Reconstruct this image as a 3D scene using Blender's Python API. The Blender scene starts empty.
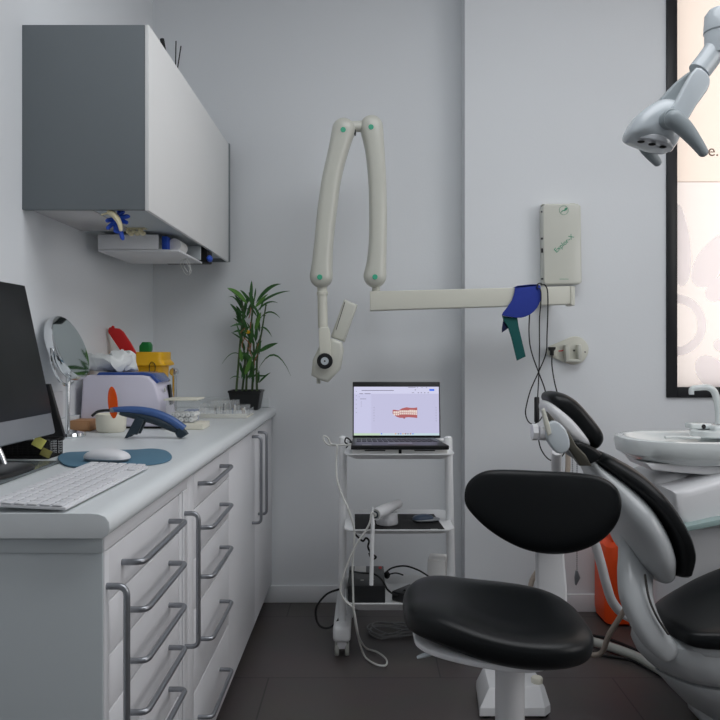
import bpy, bmesh, math, random
from mathutils import Vector, Matrix, noise
random.seed(7)
scn = bpy.context.scene
COL = scn.collection
PI = math.pi
H = 1.145           # eye height
F = 750.0           # focal length in pixels of a 720 px frame

# ------------------------------------------------------------------ camera
cam_d = bpy.data.cameras.new('camera'); cam = bpy.data.objects.new('camera', cam_d); COL.objects.link(cam)
cam.location = (0, 0, H); cam.rotation_euler = (PI/2, 0, 0)
cam_d.sensor_width = 36; cam_d.lens = F/720*36
cam_d.shift_x = -6/720; cam_d.shift_y = -10/720
cam_d.clip_start = .02
scn.camera = cam
# ------------------------------------------------------------------ world, lights, exposure
w = bpy.data.worlds.new('daylight'); scn.world = w; w.use_nodes = True
w.node_tree.nodes['Background'].inputs[0].default_value = (1.0, .97, .94, 1)
w.node_tree.nodes['Background'].inputs[1].default_value = 5.3
def area(name, loc, target, sx, sy, power, col):
    l = bpy.data.lights.new(name, 'AREA'); l.shape = 'RECTANGLE'; l.size = sx; l.size_y = sy
    l.energy = power; l.color = col
    o = bpy.data.objects.new(name, l); COL.objects.link(o); o.location = loc
    o.rotation_euler = (Vector(target)-Vector(loc)).to_track_quat('-Z', 'Y').to_euler()
    return o
area('assumed_side_window_light', (2.84, 1.05, 1.75), (-.6, 2.1, .9), 2.4, 1.4, 28, (.98, .985, 1.0))  # lamp added inside an unseen side window, assumed from the light's direction
area('assumed_ceiling_light', (.95, 1.3, 3.05), (.95, 1.3, 0), 2.2, 1.6, 18, (.97, .99, 1.0))  # lamp added at an unseen ceiling panel, assumed from light falling from above
vs = scn.view_settings
vs.view_transform = 'Standard'; vs.look = 'None'; vs.gamma = 1.0; vs.use_curve_mapping = False
vs.exposure = 0.15

# ------------------------------------------------------------------ materials
def s2l(c):
    return tuple(((v/12.92) if v <= .04045 else ((v+.055)/1.055)**2.4) for v in c)
MATS = {}
def mat(name, rgb, rough=.5, metal=0.0, var=.04, scale=8.0, bump=0.0, bscale=200.0, coat=0.0, trans=0.0, alpha=1.0, emit=None, estr=1.0, spec=.5, ior=1.45):
    m = bpy.data.materials.new(name); m.use_nodes = True; nt = m.node_tree
    b = nt.nodes['Principled BSDF']
    c = s2l([v/255 for v in rgb])
    tc = nt.nodes.new('ShaderNodeTexCoord')
    if var > 0:
        n = nt.nodes.new('ShaderNodeTexNoise'); n.inputs['Scale'].default_value = scale; n.inputs['Detail'].default_value = 3
        nt.links.new(tc.outputs['Object'], n.inputs['Vector'])
        mx = nt.nodes.new('ShaderNodeMix'); mx.data_type = 'RGBA'
        mx.inputs[6].default_value = (*[v*(1-var) for v in c], 1); mx.inputs[7].default_value = (*[min(1, v*(1+var)) for v in c], 1)
        nt.links.new(n.outputs['Fac'], mx.inputs[0]); nt.links.new(mx.outputs[2], b.inputs['Base Color'])
    else:
        b.inputs['Base Color'].default_value = (*c, 1)
    b.inputs['Roughness'].default_value = rough; b.inputs['Metallic'].default_value = metal
    b.inputs['Coat Weight'].default_value = coat; b.inputs['Transmission Weight'].default_value = trans
    b.inputs['Alpha'].default_value = alpha; b.inputs['Specular IOR Level'].default_value = spec; b.inputs['IOR'].default_value = ior
    if emit:
        b.inputs['Emission Color'].default_value = (*s2l([v/255 for v in emit]), 1); b.inputs['Emission Strength'].default_value = estr
    if bump > 0:
        n2 = nt.nodes.new('ShaderNodeTexNoise'); n2.inputs['Scale'].default_value = bscale
        nt.links.new(tc.outputs['Object'], n2.inputs['Vector'])
        bp = nt.nodes.new('ShaderNodeBump'); bp.inputs['Strength'].default_value = bump; bp.inputs['Distance'].default_value = .002
        nt.links.new(n2.outputs['Fac'], bp.inputs['Height']); nt.links.new(bp.outputs['Normal'], b.inputs['Normal'])
    MATS[name] = m; return m
WALL = mat('wall_paint', (225, 228.5, 231.5), .75, var=.015, scale=2, bump=.15, bscale=120)
CEIL = mat('ceiling_paint', (225, 226, 228), .9)
SKIRT = mat('skirting_paint', (222, 224, 227), .5, var=.01)
WHITE = mat('white_laminate', (222, 223, 226), .42, var=.01)
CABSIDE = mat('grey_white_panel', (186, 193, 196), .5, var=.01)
UPPERW = mat('upper_white_door', (232, 233, 232), .4, var=.01)
SLATE = mat('slate_grey_panel', (112, 119, 123), .5, var=.02)
TOPM = mat('worktop_laminate', (214, 219, 221), .33, var=.02, scale=30)
GAP = mat('dark_gap', (60, 58, 56), .8)
STEEL = mat('brushed_steel', (150, 153, 158), .34, .9, var=.03)
CHROME = mat('chrome', (225, 228, 230), .08, 1.0, var=0)
ALU = mat('silver_aluminium', (160, 163, 167), .42, .6, var=.01)
BEIGE = mat('warm_grey_enamel', (203, 204, 194), .3, var=.015, coat=.3)
BEIGE2 = mat('light_warm_enamel', (212, 212, 200), .35, var=.01)
BLACKP = mat('black_plastic', (22, 23, 25), .35, var=.05)
BLACKM = mat('matt_black', (16, 16, 17), .7)
SCREENB = mat('dark_screen_glass', (20, 22, 23), .3, var=0, spec=.3)
VINYL = mat('black_leatherette', (12, 15, 17), .36, var=.08, scale=30, bump=.08, bscale=500, spec=.3)
CART = mat('white_enamel', (238, 240, 241), .35, var=.01)
DGREY = mat('dental_grey_shell', (176, 180, 182), .28, var=.02, coat=.3)
DWHITE = mat('dental_white_plastic', (224, 225, 227), .3, var=.01, coat=.2)
CERAM = mat('white_ceramic', (220, 226, 226), .12, var=0, coat=.6)
LAMPG = mat('lamp_light_grey', (190, 198, 203), .18, var=.01, coat=.4)
LAMPD = mat('lamp_handle_grey', (140, 149, 153), .35, var=.02)
GREEN = mat('mint_green_mark', (70, 175, 140), .5, var=0)
GREENT = mat('green_print', (60, 150, 115), .6, var=0)
BLUECL = mat('royal_blue_cloth', (38, 58, 150), .8, var=.06, scale=30, bump=.3, bscale=300)
GREENCL = mat('dark_green_cloth', (22, 86, 84), .85, var=.06, scale=30)
NAVY = mat('navy_cloth', (22, 28, 68), .85)
ORANGE = mat('orange_plastic', (252, 84, 26), .4, var=.03)
ORSH = mat('orange_shield', (222, 84, 22), .2, var=.02)
RED = mat('red_plastic', (205, 28, 28), .35, var=.02)
YEL = mat('yellow_plastic', (232, 178, 22), .38, var=.03)
GRN = mat('green_plastic', (20, 128, 62), .4, var=.03)
BLUEG = mat('blue_plastic', (66, 96, 150), .3, var=.02)
BLUED = mat('blue_tinted_lid', (50, 80, 150), .16, var=.03, coat=.5)
DKTEAL = mat('dark_teal_rubber', (38, 52, 62), .45)
LAV = mat('lavender_white_plastic', (214, 211, 226), .35, var=.01)
PAD = mat('teal_blue_mat', (82, 120, 142), .7, var=.05, scale=60)
WOOD = mat('light_wood', (178, 134, 96), .6, var=.15, scale=40)
CREAM = mat('cream_plastic', (222, 219, 204), .45, var=.02)
CLEAR = mat('clear_plastic', (235, 240, 242), .08, var=0, alpha=.22)
BAG = mat('white_plastic_bag', (226, 230, 229), .3, var=.03, scale=30)
PAPER = mat('white_paper', (232, 232, 230), .8, var=.01)
COTTON = mat('cotton_white', (230, 230, 228), .9, var=.02)
STICKY = mat('yellow_sticky_note', (222, 218, 120), .8, var=.02)
OLIVE = mat('olive_sticky_note', (130, 125, 70), .8, var=.02)
LEAF = mat('leaf_green', (50, 96, 44), .45, var=.35, scale=25)
LEAFL = mat('leaf_light_green', (92, 142, 60), .45, var=.25, scale=25)
STEM = mat('bamboo_stem', (66, 88, 48), .5, var=.3, scale=40)
SOIL = mat('dark_soil', (40, 32, 26), .9, var=.3)
TAN = mat('tan_hose', (172, 160, 148), .45, var=.02)
GREYH = mat('grey_hose', (176, 178, 172), .4, var=.02)
BROWNH = mat('brown_tube', (150, 112, 88), .5, var=.02)
KHAKI = mat('khaki_metal', (84, 82, 74), .35, .5, var=.03)
CABLEW = mat('white_cable', (205, 206, 202), .5, var=0)
CABLEG = mat('grey_cable', (135, 136, 136), .5, var=0)
CABLEB = mat('black_cable', (14, 14, 15), .5, var=0)
GLOVEB = mat('blue_nitrile', (30, 78, 190), .5, var=.05)
GLOVEC = mat('cream_latex', (222, 212, 176), .55, var=.05)
TINT = mat('tinted_plate', (96, 104, 106), .18, var=0)
MIRROR = mat('mirror_glass', (205, 214, 214), .04, 1.0, var=0)
FRAMEB = mat('black_window_frame', (20, 22, 26), .4, var=.03)
LETTER = mat('brown_letter_film', (150, 125, 110), .7, var=0)
REDLAB = mat('red_label', (215, 40, 40), .5, var=0)
WINE = mat('eye_black_glass', (30, 26, 30), .1, var=0)
PANELL = mat('lit_panel', (255, 255, 255), .5, emit=(245, 248, 255), estr=1.2, var=0)  # glowing face of the assumed ceiling lamp

def film(name, rgb, mixw=1.0):
    m = bpy.data.materials.new(name); m.use_nodes = True; nt = m.node_tree; nt.nodes.clear()
    o = nt.nodes.new('ShaderNodeOutputMaterial'); t = nt.nodes.new('ShaderNodeBsdfTranslucent')
    g = nt.nodes.new('ShaderNodeBsdfGlossy'); g.inputs['Roughness'].default_value = .3
    t.inputs[0].default_value = (*s2l([v/255 for v in rgb]), 1)
    mx = nt.nodes.new('ShaderNodeMixShader'); mx.inputs[0].default_value = .02
    nt.links.new(t.outputs[0], mx.inputs[1]); nt.links.new(g.outputs[0], mx.inputs[2]); nt.links.new(mx.outputs[0], o.inputs[0])
    return m
FILM = film('frosted_window_film', (128, 123, 121))
FILMP = film('peach_window_film', (128, 120, 114))
PETAL = film('petal_film', (243, 243, 248))

def floor_mat():
    m = bpy.data.materials.new('dark_floor_tile'); m.use_nodes = True; nt = m.node_tree; b = nt.nodes['Principled BSDF']
    tc = nt.nodes.new('ShaderNodeTexCoord'); mp = nt.nodes.new('ShaderNodeMapping')
    mp.inputs['Location'].default_value = (.34, -.22, 0)
    nt.links.new(tc.outputs['Object'], mp.inputs['Vector'])
    br = nt.nodes.new('ShaderNodeTexBrick'); br.offset = .5; br.inputs['Scale'].default_value = 1.0
    br.inputs['Brick Width'].default_value = 1.2; br.inputs['Row Height'].default_value = .6
    br.inputs['Mortar Size'].default_value = .003; br.inputs['Mortar Smooth'].default_value = .3
    br.inputs['Color1'].default_value = (*s2l((.325, .305, .300)), 1); br.inputs['Color2'].default_value = (*s2l((.335, .313, .307)), 1)
    br.inputs['Mortar'].default_value = (*s2l((.20, .19, .185)), 1)
    nt.links.new(mp.outputs[0], br.inputs['Vector'])
    n = nt.nodes.new('ShaderNodeTexNoise'); n.inputs['Scale'].default_value = 5; n.inputs['Detail'].default_value = 6
    nt.links.new(tc.outputs['Object'], n.inputs['Vector'])
    mx = nt.nodes.new('ShaderNodeMix'); mx.data_type = 'RGBA'; mx.blend_type = 'MULTIPLY'; mx.inputs[0].default_value = .25
    nt.links.new(br.outputs['Color'], mx.inputs[6]); nt.links.new(n.outputs['Color'], mx.inputs[7])
    nt.links.new(mx.outputs[2], b.inputs['Base Color']); b.inputs['Roughness'].default_value = .42
    return m
FLOOR = floor_mat()

# ------------------------------------------------------------------ helpers
ORIG = {}
def P(px, py, Y):            # where the sight line of a measured point meets depth Y
    return Vector(((px-366)*Y/F, Y, H-(py-350)*Y/F))
def xz(px, py, Y):
    return ((px-366)*Y/F, H-(py-350)*Y/F)
def catmull(pts, n=6, closed=False):
    pts = [Vector(p) for p in pts]; out = []; N = len(pts)
    rng = range(N) if closed else range(N-1)
    for i in rng:
        if closed: p0, p1, p2, p3 = pts[(i-1) % N], pts[i], pts[(i+1) % N], pts[(i+2) % N]
        else: p0, p1, p2, p3 = pts[max(i-1, 0)], pts[i], pts[i+1], pts[min(i+2, N-1)]
        for k in range(n):
            t = k/n; out.append(.5*((2*p1)+(-p0+p2)*t+(2*p0-5*p1+4*p2-p3)*t*t+(-p0+3*p1-3*p2+p3)*t**3))
    if not closed: out.append(pts[-1])
    return out
class MB:
    def __init__(s): s.bm = bmesh.new(); s.mi = 0
    def face(s, vs):
        try:
            f = s.bm.faces.new(vs); f.material_index = s.mi; f.smooth = True; return f
        except ValueError: return None
    def rings(s, rings, cap=True, closed=True):
        R = [[s.bm.verts.new(p) for p in r] for r in rings]
        n = len(R[0])
        for a, b in zip(R, R[1:]):
            for i in range(n if closed else n-1):
                j = (i+1) % n; s.face([a[i], a[j], b[j], b[i]])
        if cap: s.face(R[0][::-1]); s.face(R[-1])
        return R
    def box(s, x0, x1, y0, y1, z0, z1, bev=.002, seg=2, M=None):
        t = bmesh.new(); bmesh.ops.create_cube(t, size=1)
        for v in t.verts: v.co = Vector((x0+(v.co.x+.5)*(x1-x0), y0+(v.co.y+.5)*(y1-y0), z0+(v.co.z+.5)*(z1-z0)))
        if bev > 0: bmesh.ops.bevel(t, geom=list(t.edges), offset=min(bev, .45*min(abs(x1-x0), abs(y1-y0), abs(z1-z0))), segments=seg, profile=.5, affect='EDGES')
        s.merge(t, M); return s
    def merge(s, t, M=None):
        mp = {}
        for v in t.verts: mp[v] = s.bm.verts.new(M @ v.co if M else v.co)
        for f in t.faces: s.face([mp[v] for v in f.verts])
        t.free()
    def tube(s, pts, r, n=6, seg=8, smooth=True, closed=False, flat=None):
        q = catmull(pts, seg, closed) if smooth else [Vector(p) for p in pts]
        m = len(q); rad = r if callable(r) else (lambda t: r)
        tan = []
        for i in range(m):
            a = q[i-1] if (i > 0 or closed) else q[0]; b = q[(i+1) % m] if (i < m-1 or closed) else q[-1]
            d = (b-a); tan.append(d.normalized() if d.length > 1e-9 else Vector((0, 0, 1)))
        up = Vector((0, 0, 1)) if abs(tan[0].z) < .9 else Vector((1, 0, 0))
        u = tan[0].cross(up).normalized(); rg = []
        for i in range(m):
            u = (u - tan[i]*u.dot(tan[i])).normalized(); v = tan[i].cross(u)
            R = rad(i/(m-1)) 
            fl = flat or 1.0
            rg.append([q[i]+(u*math.cos(2*PI*k/n)+v*math.sin(2*PI*k/n)*fl)*R for k in range(n)])
        if closed: rg.append(rg[0]); s.rings(rg, cap=False)
        else: s.rings(rg)
        return s
    def lathe(s, prof, c, ax=(0, 0, 1), n=32):     # prof: (radius, height)
        ax = Vector(ax).normalized(); c = Vector(c)
        u = ax.cross(Vector((0, 0, 1)) if abs(ax.z) < .9 else Vector((1, 0, 0))).normalized(); v = ax.cross(u)
        s.rings([[c+ax*h+(u*math.cos(2*PI*k/n)+v*math.sin(2*PI*k/n))*max(r, 1e-4) for k in range(n)] for r, h in prof]); return s
    def cyl(s, c, r, h, ax=(0, 0, 1), bev=.001, n=24):
        return s.lathe([(r-bev, 0), (r, bev), (r, h-bev), (r-bev, h)], c, ax, n)
    def prism(s, outline, o, u, v, nrm, d0, d1, r=.003, smooth=0, rs=3):
        o, u, v, nrm = map(Vector, (o, u, v, nrm))
        pts = [Vector((a, b, 0)) for a, b in outline]
        if smooth: pts = catmull(pts, smooth, True)
        N = len(pts); A = sum(pts[i].x*pts[(i+1) % N].y-pts[(i+1) % N].x*pts[i].y for i in range(N))
        sg = 1 if A > 0 else -1; nor = []
        for i in range(N):
            e1 = (pts[i]-pts[i-1]); e2 = (pts[(i+1) % N]-pts[i])
            if e1.length < 1e-9: e1 = e2
            if e2.length < 1e-9: e2 = e1
            n1 = Vector((e1.y, -e1.x, 0)).normalized()*sg; n2 = Vector((e2.y, -e2.x, 0)).normalized()*sg
            m = n1+n2; m = m.normalized() if m.length > 1e-6 else n1
            nor.append(m/max(.5, m.dot(n1)))
        lv = []
        if r > 0:
            for k in range(rs+1):
                a = PI/2*k/rs; lv.append((d0+r*(1-math.cos(a)), r*(1-math.sin(a))))
            for k in range(rs+1):
                a = PI/2*k/rs; lv.append((d1-r*(1-math.sin(a)), r*(1-math.cos(a))))
        else: lv = [(d0, 0), (d1, 0)]
        s.rings([[o+u*(p.x-nn.x*i)+v*(p.y-nn.y*i)+nrm*d for p, nn in zip(pts, nor)] for d, i in lv]); return s
    def pxprism(s, pxs, Y0, Y1, r=.003, smooth=0, Yref=None, rs=3):   # outline measured at depth Yref, extruded along the depth
        Yr = Yref or Y0
        return s.prism([xz(a, b, Yr) for a, b in pxs], (0, 0, 0), (1, 0, 0), (0, 0, 1), (0, 1, 0), Y0, Y1, r, smooth, rs)
    def pillow(s, outline, o, u, v, nrm, tf, tb, p=3.0, smooth=4, warp=None, K=10):
        o, u, v, nrm = map(Vector, (o, u, v, nrm))
        pts = catmull([(a, b, 0) for a, b in outline], smooth, True) if smooth else [Vector((a, b, 0)) for a, b in outline]
        c = sum(pts, Vector())/len(pts); W = warp or (lambda a, b: 0)
        rg = []
        def ring(sc, h): return [o+u*(c.x+(q.x-c.x)*sc)+v*(c.y+(q.y-c.y)*sc)+nrm*(h+W(c.x+(q.x-c.x)*sc, c.y+(q.y-c.y)*sc)) for q in pts]
        for k in range(1, K+1):
            a = PI/2*k/K; sc = math.sin(a)**(2/p); h = math.cos(a)**(2/p); rg.append(ring(max(sc, .02), tf*h if k < K else 0))
        for k in range(K-1, 0, -1):
            a = PI/2*k/K; rg.append(ring(math.sin(a)**(2/p), -tb*math.cos(a)**(2/p)))
        s.rings(rg); return s
    def ell(s, c, rx, ry, rz, p=2.0, n=24, m=12, M=None, disp=0, dsc=8, seed=0):
        c = Vector(c); rg = []
        def sp(x): return math.copysign(abs(x)**(2/p), x)
        for i in range(m+1):
            a = -PI/2+PI*i/m; ca = max(math.cos(a), .02)**(2/p); sa = sp(math.sin(a)); r = []
            for k in range(n):
                b = 2*PI*k/n; q = Vector((rx*ca*sp(math.cos(b)), ry*ca*sp(math.sin(b)), rz*sa))
                if M: q = M @ q
                if disp: q = q*(1+disp*noise.noise((q+Vector((seed, 0, 0)))*dsc))
                r.append(c+q)
            rg.append(r)
        s.rings(rg); return s
    def quad(s, a, b, c, d):
        s.face([s.bm.verts.new(Vector(p)) for p in (a, b, c, d)]); return s
    def sheet(s, grid, th=0.0):        # grid of points, optional thickness along +normal
        R = [[s.bm.verts.new(Vector(p)) for p in r] for r in grid]
        for a, b in zip(R, R[1:]):
            for i in range(len(a)-1): s.face([a[i], a[i+1], b[i+1], b[i]])
        return s
    def ribbon(s, cen, rads, depth, p=2.4, n=28, sub=6, round_ends=True):   # cen: world points in a frontal plane, rads: half widths, depth: half thicknesses
        c = catmull(cen, sub); r = [q.x for q in catmull([(v, 0, 0) for v in rads], sub)]; d = [q.x for q in catmull([(v, 0, 0) for v in depth], sub)]
        m = len(c); tn = []
        for i in range(m): tn.append((c[min(i+1, m-1)]-c[max(i-1, 0)]).normalized())
        L = []
        if round_ends:
            for k in range(1, 7): a = PI/2*k/7; L.append((c[0]-tn[0]*r[0]*math.cos(a), r[0]*math.sin(a), d[0]*math.sin(a)**.6, tn[0]))
        for i in range(m): L.append((c[i], r[i], d[i], tn[i]))
        if round_ends:
            for k in range(6, 0, -1): a = PI/2*k/7; L.append((c[-1]+tn[-1]*r[-1]*math.cos(a), r[-1]*math.sin(a), d[-1]*math.sin(a)**.6, tn[-1]))
        rg = []
        for cc, rr, dd, t in L:
            u = t.cross(Vector((0, 1, 0))).normalized(); v = u.cross(t).normalized(); row = []
            for k in range(n):
                q = 2*PI*k/n; cu = math.cos(q); su = math.sin(q)
                row.append(cc+u*rr*math.copysign(abs(cu)**(2/p), cu)+v*dd*math.copysign(abs(su)**(2/p), su))
            rg.append(row)
        s.rings(rg); return s
    def build(s, name, mats, parent=None, label=None, cat=None, group=None, kind=None, ang=38, solid=0, origin=None):
        if not isinstance(mats, (list, tuple)): mats = [mats]
        bm = s.bm
        bmesh.ops.recalc_face_normals(bm, faces=bm.faces)
        if parent is not None: org = ORIG[parent.name]
        elif origin is not None: org = Vector(origin)
        elif kind == 'structure': org = Vector((0, 0, 0))
        else:
            xs = [v.co.x for v in bm.verts]; ys = [v.co.y for v in bm.verts]; zs = [v.co.z for v in bm.verts]
            org = Vector(((min(xs)+max(xs))/2, (min(ys)+max(ys))/2, min(zs)))
        for v in bm.verts: v.co -= org
        me = bpy.data.meshes.new(name); bm.to_mesh(me); bm.free()
        for m in mats: me.materials.append(m)
        try: me.set_sharp_from_angle(angle=math.radians(ang))
        except Exception: pass
        o = bpy.data.objects.new(name, me); COL.objects.link(o)
        if parent is not None: o.parent = parent
        else: o.location = org
        ORIG[o.name] = org
        if solid:
            md = o.modifiers.new('thickness', 'SOLIDIFY'); md.thickness = solid; md.offset = 0
        if label: o['label'] = label
        if cat: o['category'] = cat
        if group: o['group'] = group
        if kind: o['kind'] = kind
        return o
def thing(name, label, cat, loc, group=None):
    o = bpy.data.objects.new(name, None); COL.objects.link(o); o.location = loc; o.empty_display_size = .05
    o['label'] = label; o['category'] = cat
    if group: o['group'] = group
    ORIG[o.name] = Vector(loc); return o
def text(body, name, m, size, loc, rot, parent, ext=.0004, align='CENTER'):
    cu = bpy.data.curves.new(name, 'FONT'); cu.body = body; cu.size = size; cu.extrude = ext; cu.align_x = align; cu.align_y = 'CENTER'
    t = bpy.data.objects.new('tmp', cu); COL.objects.link(t); bpy.context.view_layer.update()
    me = bpy.data.meshes.new_from_object(t.evaluated_get(bpy.context.evaluated_depsgraph_get()))
    bpy.data.objects.remove(t)
    me.materials.clear(); me.materials.append(m)
    R = rot.to_matrix().to_4x4() if hasattr(rot, 'to_matrix') else rot
    me.transform(Matrix.Translation(Vector(loc)-ORIG[parent.name]) @ R)
    o = bpy.data.objects.new(name, me); COL.objects.link(o); o.parent = parent; ORIG[o.name] = ORIG[parent.name]; return o
from mathutils import Euler
FACE_CAM = Euler((PI/2, 0, 0))

# ------------------------------------------------------------------ room
XL, XR, YB, YR, YP, ZC = -.968, 2.9, 3.41, -2.0, 3.29, 3.1
XP = .434
def struct(mb, name, m): return mb.build(name, m, kind='structure')
struct(MB().box(XL-.1, XR+.1, YR-.1, YB+.1, -.1, 0, 0), 'floor', FLOOR)
struct(MB().box(XL-.1, XR+.1, YR-.1, YB+.1, ZC, ZC+.1, 0), 'ceiling', CEIL)
struct(MB().box(XL-.1, XL, YR, YB+.1, 0, ZC, 0), 'wall_left', WALL)
struct(MB().box(XL, XP, YB, YB+.1, 0, ZC, 0), 'wall_back', WALL)
WX0, WX1, WZ0, WZ1 = (666-366)*YP/F, 2.6, H-(397.5-350)*YP/F, 2.95
m = MB(); m.box(XP, WX0, YP, YB+.1, 0, ZC, 0); m.box(WX1, XR, YP, YB+.1, 0, ZC, 0)
m.box(WX0, WX1, YP, YB+.1, 0, WZ0, 0); m.box(WX0, WX1, YP, YB+.1, WZ1, ZC, 0)
struct(m, 'wall_right_back', WALL)
m = MB(); m.box(XR, XR+.1, YR, -.3, 0, ZC, 0); m.box(XR, XR+.1, 2.3, YB+.1, 0, ZC, 0); m.box(XR, XR+.1, -.3, 2.3, 0, .95, 0); m.box(XR, XR+.1, -.3, 2.3, 2.7, ZC, 0)  # opening left for the assumed side window
struct(m, 'wall_right', WALL)
m = MB(); m.box(XR-.01, XR+.05, -.3, -.254, .95, 2.7, .003); m.box(XR-.01, XR+.05, 2.254, 2.3, .95, 2.7, .003); m.box(XR-.01, XR+.05, -.254, 2.254, .95, .996, .003); m.box(XR-.01, XR+.05, -.254, 2.254, 2.654, 2.7, .003)
w2 = struct(m, 'assumed_side_window', FRAMEB)  # window out of view, assumed to light the room from the right
MB().box(XR+.02, XR+.024, -.26, 2.26, .99, 2.66, 0).build('window_pane', FILM, w2)
struct(MB().box(XL, XR, YR-.1, YR, 0, ZC, 0), 'wall_rear', WALL)
fw = .046
m = MB(); x1 = WX0+fw; z1 = WZ0+fw
m.box(WX0, x1, YP-.012, YP+.05, WZ0, WZ1, .003); m.box(WX1-fw, WX1, YP-.012, YP+.05, WZ0, WZ1, .003)
m.box(x1, WX1-fw, YP-.012, YP+.05, WZ0, z1, .003); m.box(x1, WX1-fw, YP-.012, YP+.05, WZ1-fw, WZ1, .003)
wf = struct(m, 'window_1', FRAMEB)
ZS = H-(181-350)*YP/F
m = MB(); m.quad((x1-.005, YP+.02, z1-.005), (WX1-fw, YP+.02, z1-.005), (WX1-fw, YP+.02, ZS), (x1-.005, YP+.02, ZS))
m.mi = 1; m.quad((x1-.005, YP+.02, ZS), (WX1-fw, YP+.02, ZS), (WX1-fw, YP+.02, WZ1-.04), (x1-.005, YP+.02, WZ1-.04))
m.build('window_pane', [FILM, FILMP], wf)
PK = [0]
def petal(m, px, py, ang, L, W):
    PK[0] += 1
    c = Vector(xz(px, py, YP)+(0,)); out = []
    for k in range(24):
        t = 2*PI*k/24; a = math.cos(t)*L/2; b = math.sin(t)*W/2*(1-.25*math.cos(t))
        out.append((c.x+a*math.cos(ang)-b*math.sin(ang), c.y+a*math.sin(ang)+b*math.cos(ang)))
    out = [(max(a, x1-.003), max(b, z1-.003)) for a, b in out]
    vs_ = [m.bm.verts.new((a, YP+.010-PK[0]*.0006, b)) for a, b in out]; m.face(vs_)
m = MB()
for args in [(681, 245, PI/2+.05, .36, .09), (712, 260, math.radians(62), .26, .12), (726, 285, math.radians(35), .20, .09), (719, 380, math.radians(-48), .26, .12), (732, 345, math.radians(0), .16, .06), (760, 260, math.radians(110), .26, .12)]:
    petal(m, *args)
cx, cz = xz(676, 325, YP); ro, ri = .135, .098; N = 40
ring_o = [(cx+ro*math.cos(-PI/2+PI*k/N), cz+ro*math.sin(-PI/2+PI*k/N)) for k in range(N+1)]
ring_i = [(cx+ri*math.cos(-PI/2+PI*k/N), cz+ri*math.sin(-PI/2+PI*k/N)) for k in range(N+1)]
m.sheet([[(max(a, x1), YP+.0055, b) for a, b in ring_o], [(max(a, x1), YP+.0055, b) for a, b in ring_i]])
m.build('flower_pattern', PETAL, wf)
t_ = text('e.', 'window_lettering', LETTER, .072, P(719, 151, YP+.006), FACE_CAM, wf, .0005, 'RIGHT')
m = MB(); m.box(x1, WX1-fw, YP+.0165, YP+.0185, ZS-.001, ZS+.001, 0); m.build('film_seam', LETTER, wf)
# hide-free skirting boards
BH = .077
struct(MB().box(XL, XP, YB-.014, YB, 0, BH, .003), 'baseboard_back', SKIRT)
m = MB(); m.box(XP-.014, XR, YP-.014, YP, 0, BH, .003); m.box(XP-.014, XP, YP, YB-.014, 0, BH, .003)
struct(m, 'baseboard_right_back', SKIRT)
struct(MB().box(XL, XL+.014, YR, 1.19, 0, BH, .003), 'baseboard_left', SKIRT)
struct(MB().box(XR-.014, XR, YR, YP-.014, 0, BH, .003), 'baseboard_right', SKIRT)
# assumed ceiling lamp panel, out of view, that carries the ceiling area light
t = thing('assumed_ceiling_lamp', 'assumed square white light panel flush on the ceiling, above the camera', 'assumed ceiling light', (.95, 1.3, 3.10))
MB().box(-.19, 2.09, .46, 2.14, 3.075, 3.10, .003).build('lamp_frame', WHITE, t)
MB().box(-.15, 2.05, .5, 2.10, 3.068, 3.076, .002).build('diffuser', PANELL, t)

# ------------------------------------------------------------------ base cabinets
CF = -.427; ZT = .84; TOPZ = .885
def hbar(pts, parent, r=.0056):
    # rounded-corner handle bar
    q = []; pts = [Vector(p) for p in pts]; rr = .016
    q.append(pts[0])
    for i in range(1, len(pts)-1):
        a, b, c = pts[i-1], pts[i], pts[i+1]; d1 = (a-b).normalized(); d2 = (c-b).normalized()
        p0 = b+d1*rr; p2 = b+d2*rr
        for k in range(6):
            t = k/5; q.append(p0*(1-t)**2+b*2*t*(1-t)+p2*t*t)
    q.append(pts[-1])
    m = MB(); m.tube(q, r, n=10, smooth=False); return m.build('handle', STEEL, parent)
def handle_h(y0, y1, z, parent, p=.037): return hbar([(CF-.001, y0, z), (CF+p, y0, z), (CF+p, y1, z), (CF-.001, y1, z)], parent)
def handle_v(y, z0, z1, parent, p=.034): return hbar([(CF-.001, y, z1), (CF+p, y, z1), (CF+p, y, z0), (CF-.001, y, z0)], parent)
def cabinet(label, y0, y1):
    t = thing('base_cabinet', label, 'cabinet', (-.70, (y0+y1)/2, 0), 'base cabinets under the worktop')
    m = MB(); m.box(XL+.002, CF-.02, y0+.001, y1-.001, .09, ZT+.0038, .001); m.build('carcass', CABSIDE, t)
    m = MB(); m.box(XL+.03, CF-.07, y0+.02, y1-.001, .0, .089, .001); m.build('plinth', GAP, t)
    return t
def front(name, t, y0, y1, z0, z1):
    m = MB(); m.box(CF-.0195, CF, y0+.0015, y1-.0015, z0+.0015, z1-.0015, .0015); return m.build(name, WHITE, t)
c1 = cabinet('nearest white base cabinet with slim drawers and two long vertical pulls', 1.222, 1.789)
MB().box(CF-.0195, CF+.001, 1.2225, 1.245, .09, .815, .0015).build('stile', WHITE, c1)
MB().box(CF-.0195, CF+.001, 1.222, 1.789, .8165, .8395, .0015).build('top_rail', WHITE, c1)
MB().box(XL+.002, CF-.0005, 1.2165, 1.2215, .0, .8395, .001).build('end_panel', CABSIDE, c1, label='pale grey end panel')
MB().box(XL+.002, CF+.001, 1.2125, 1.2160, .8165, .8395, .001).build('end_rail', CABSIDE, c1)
zs = [.815, .728, .637, .544, .450, .357, .265, .175, .09]
for i in range(8):
    d = front('drawer', c1, 1.245, 1.712, zs[i+1], zs[i])
    handle_h(1.3125 if i == 0 else 1.335, 1.625, [.774, .683, .592, .5, .41, .315, .222, .13][i], d)
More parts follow.
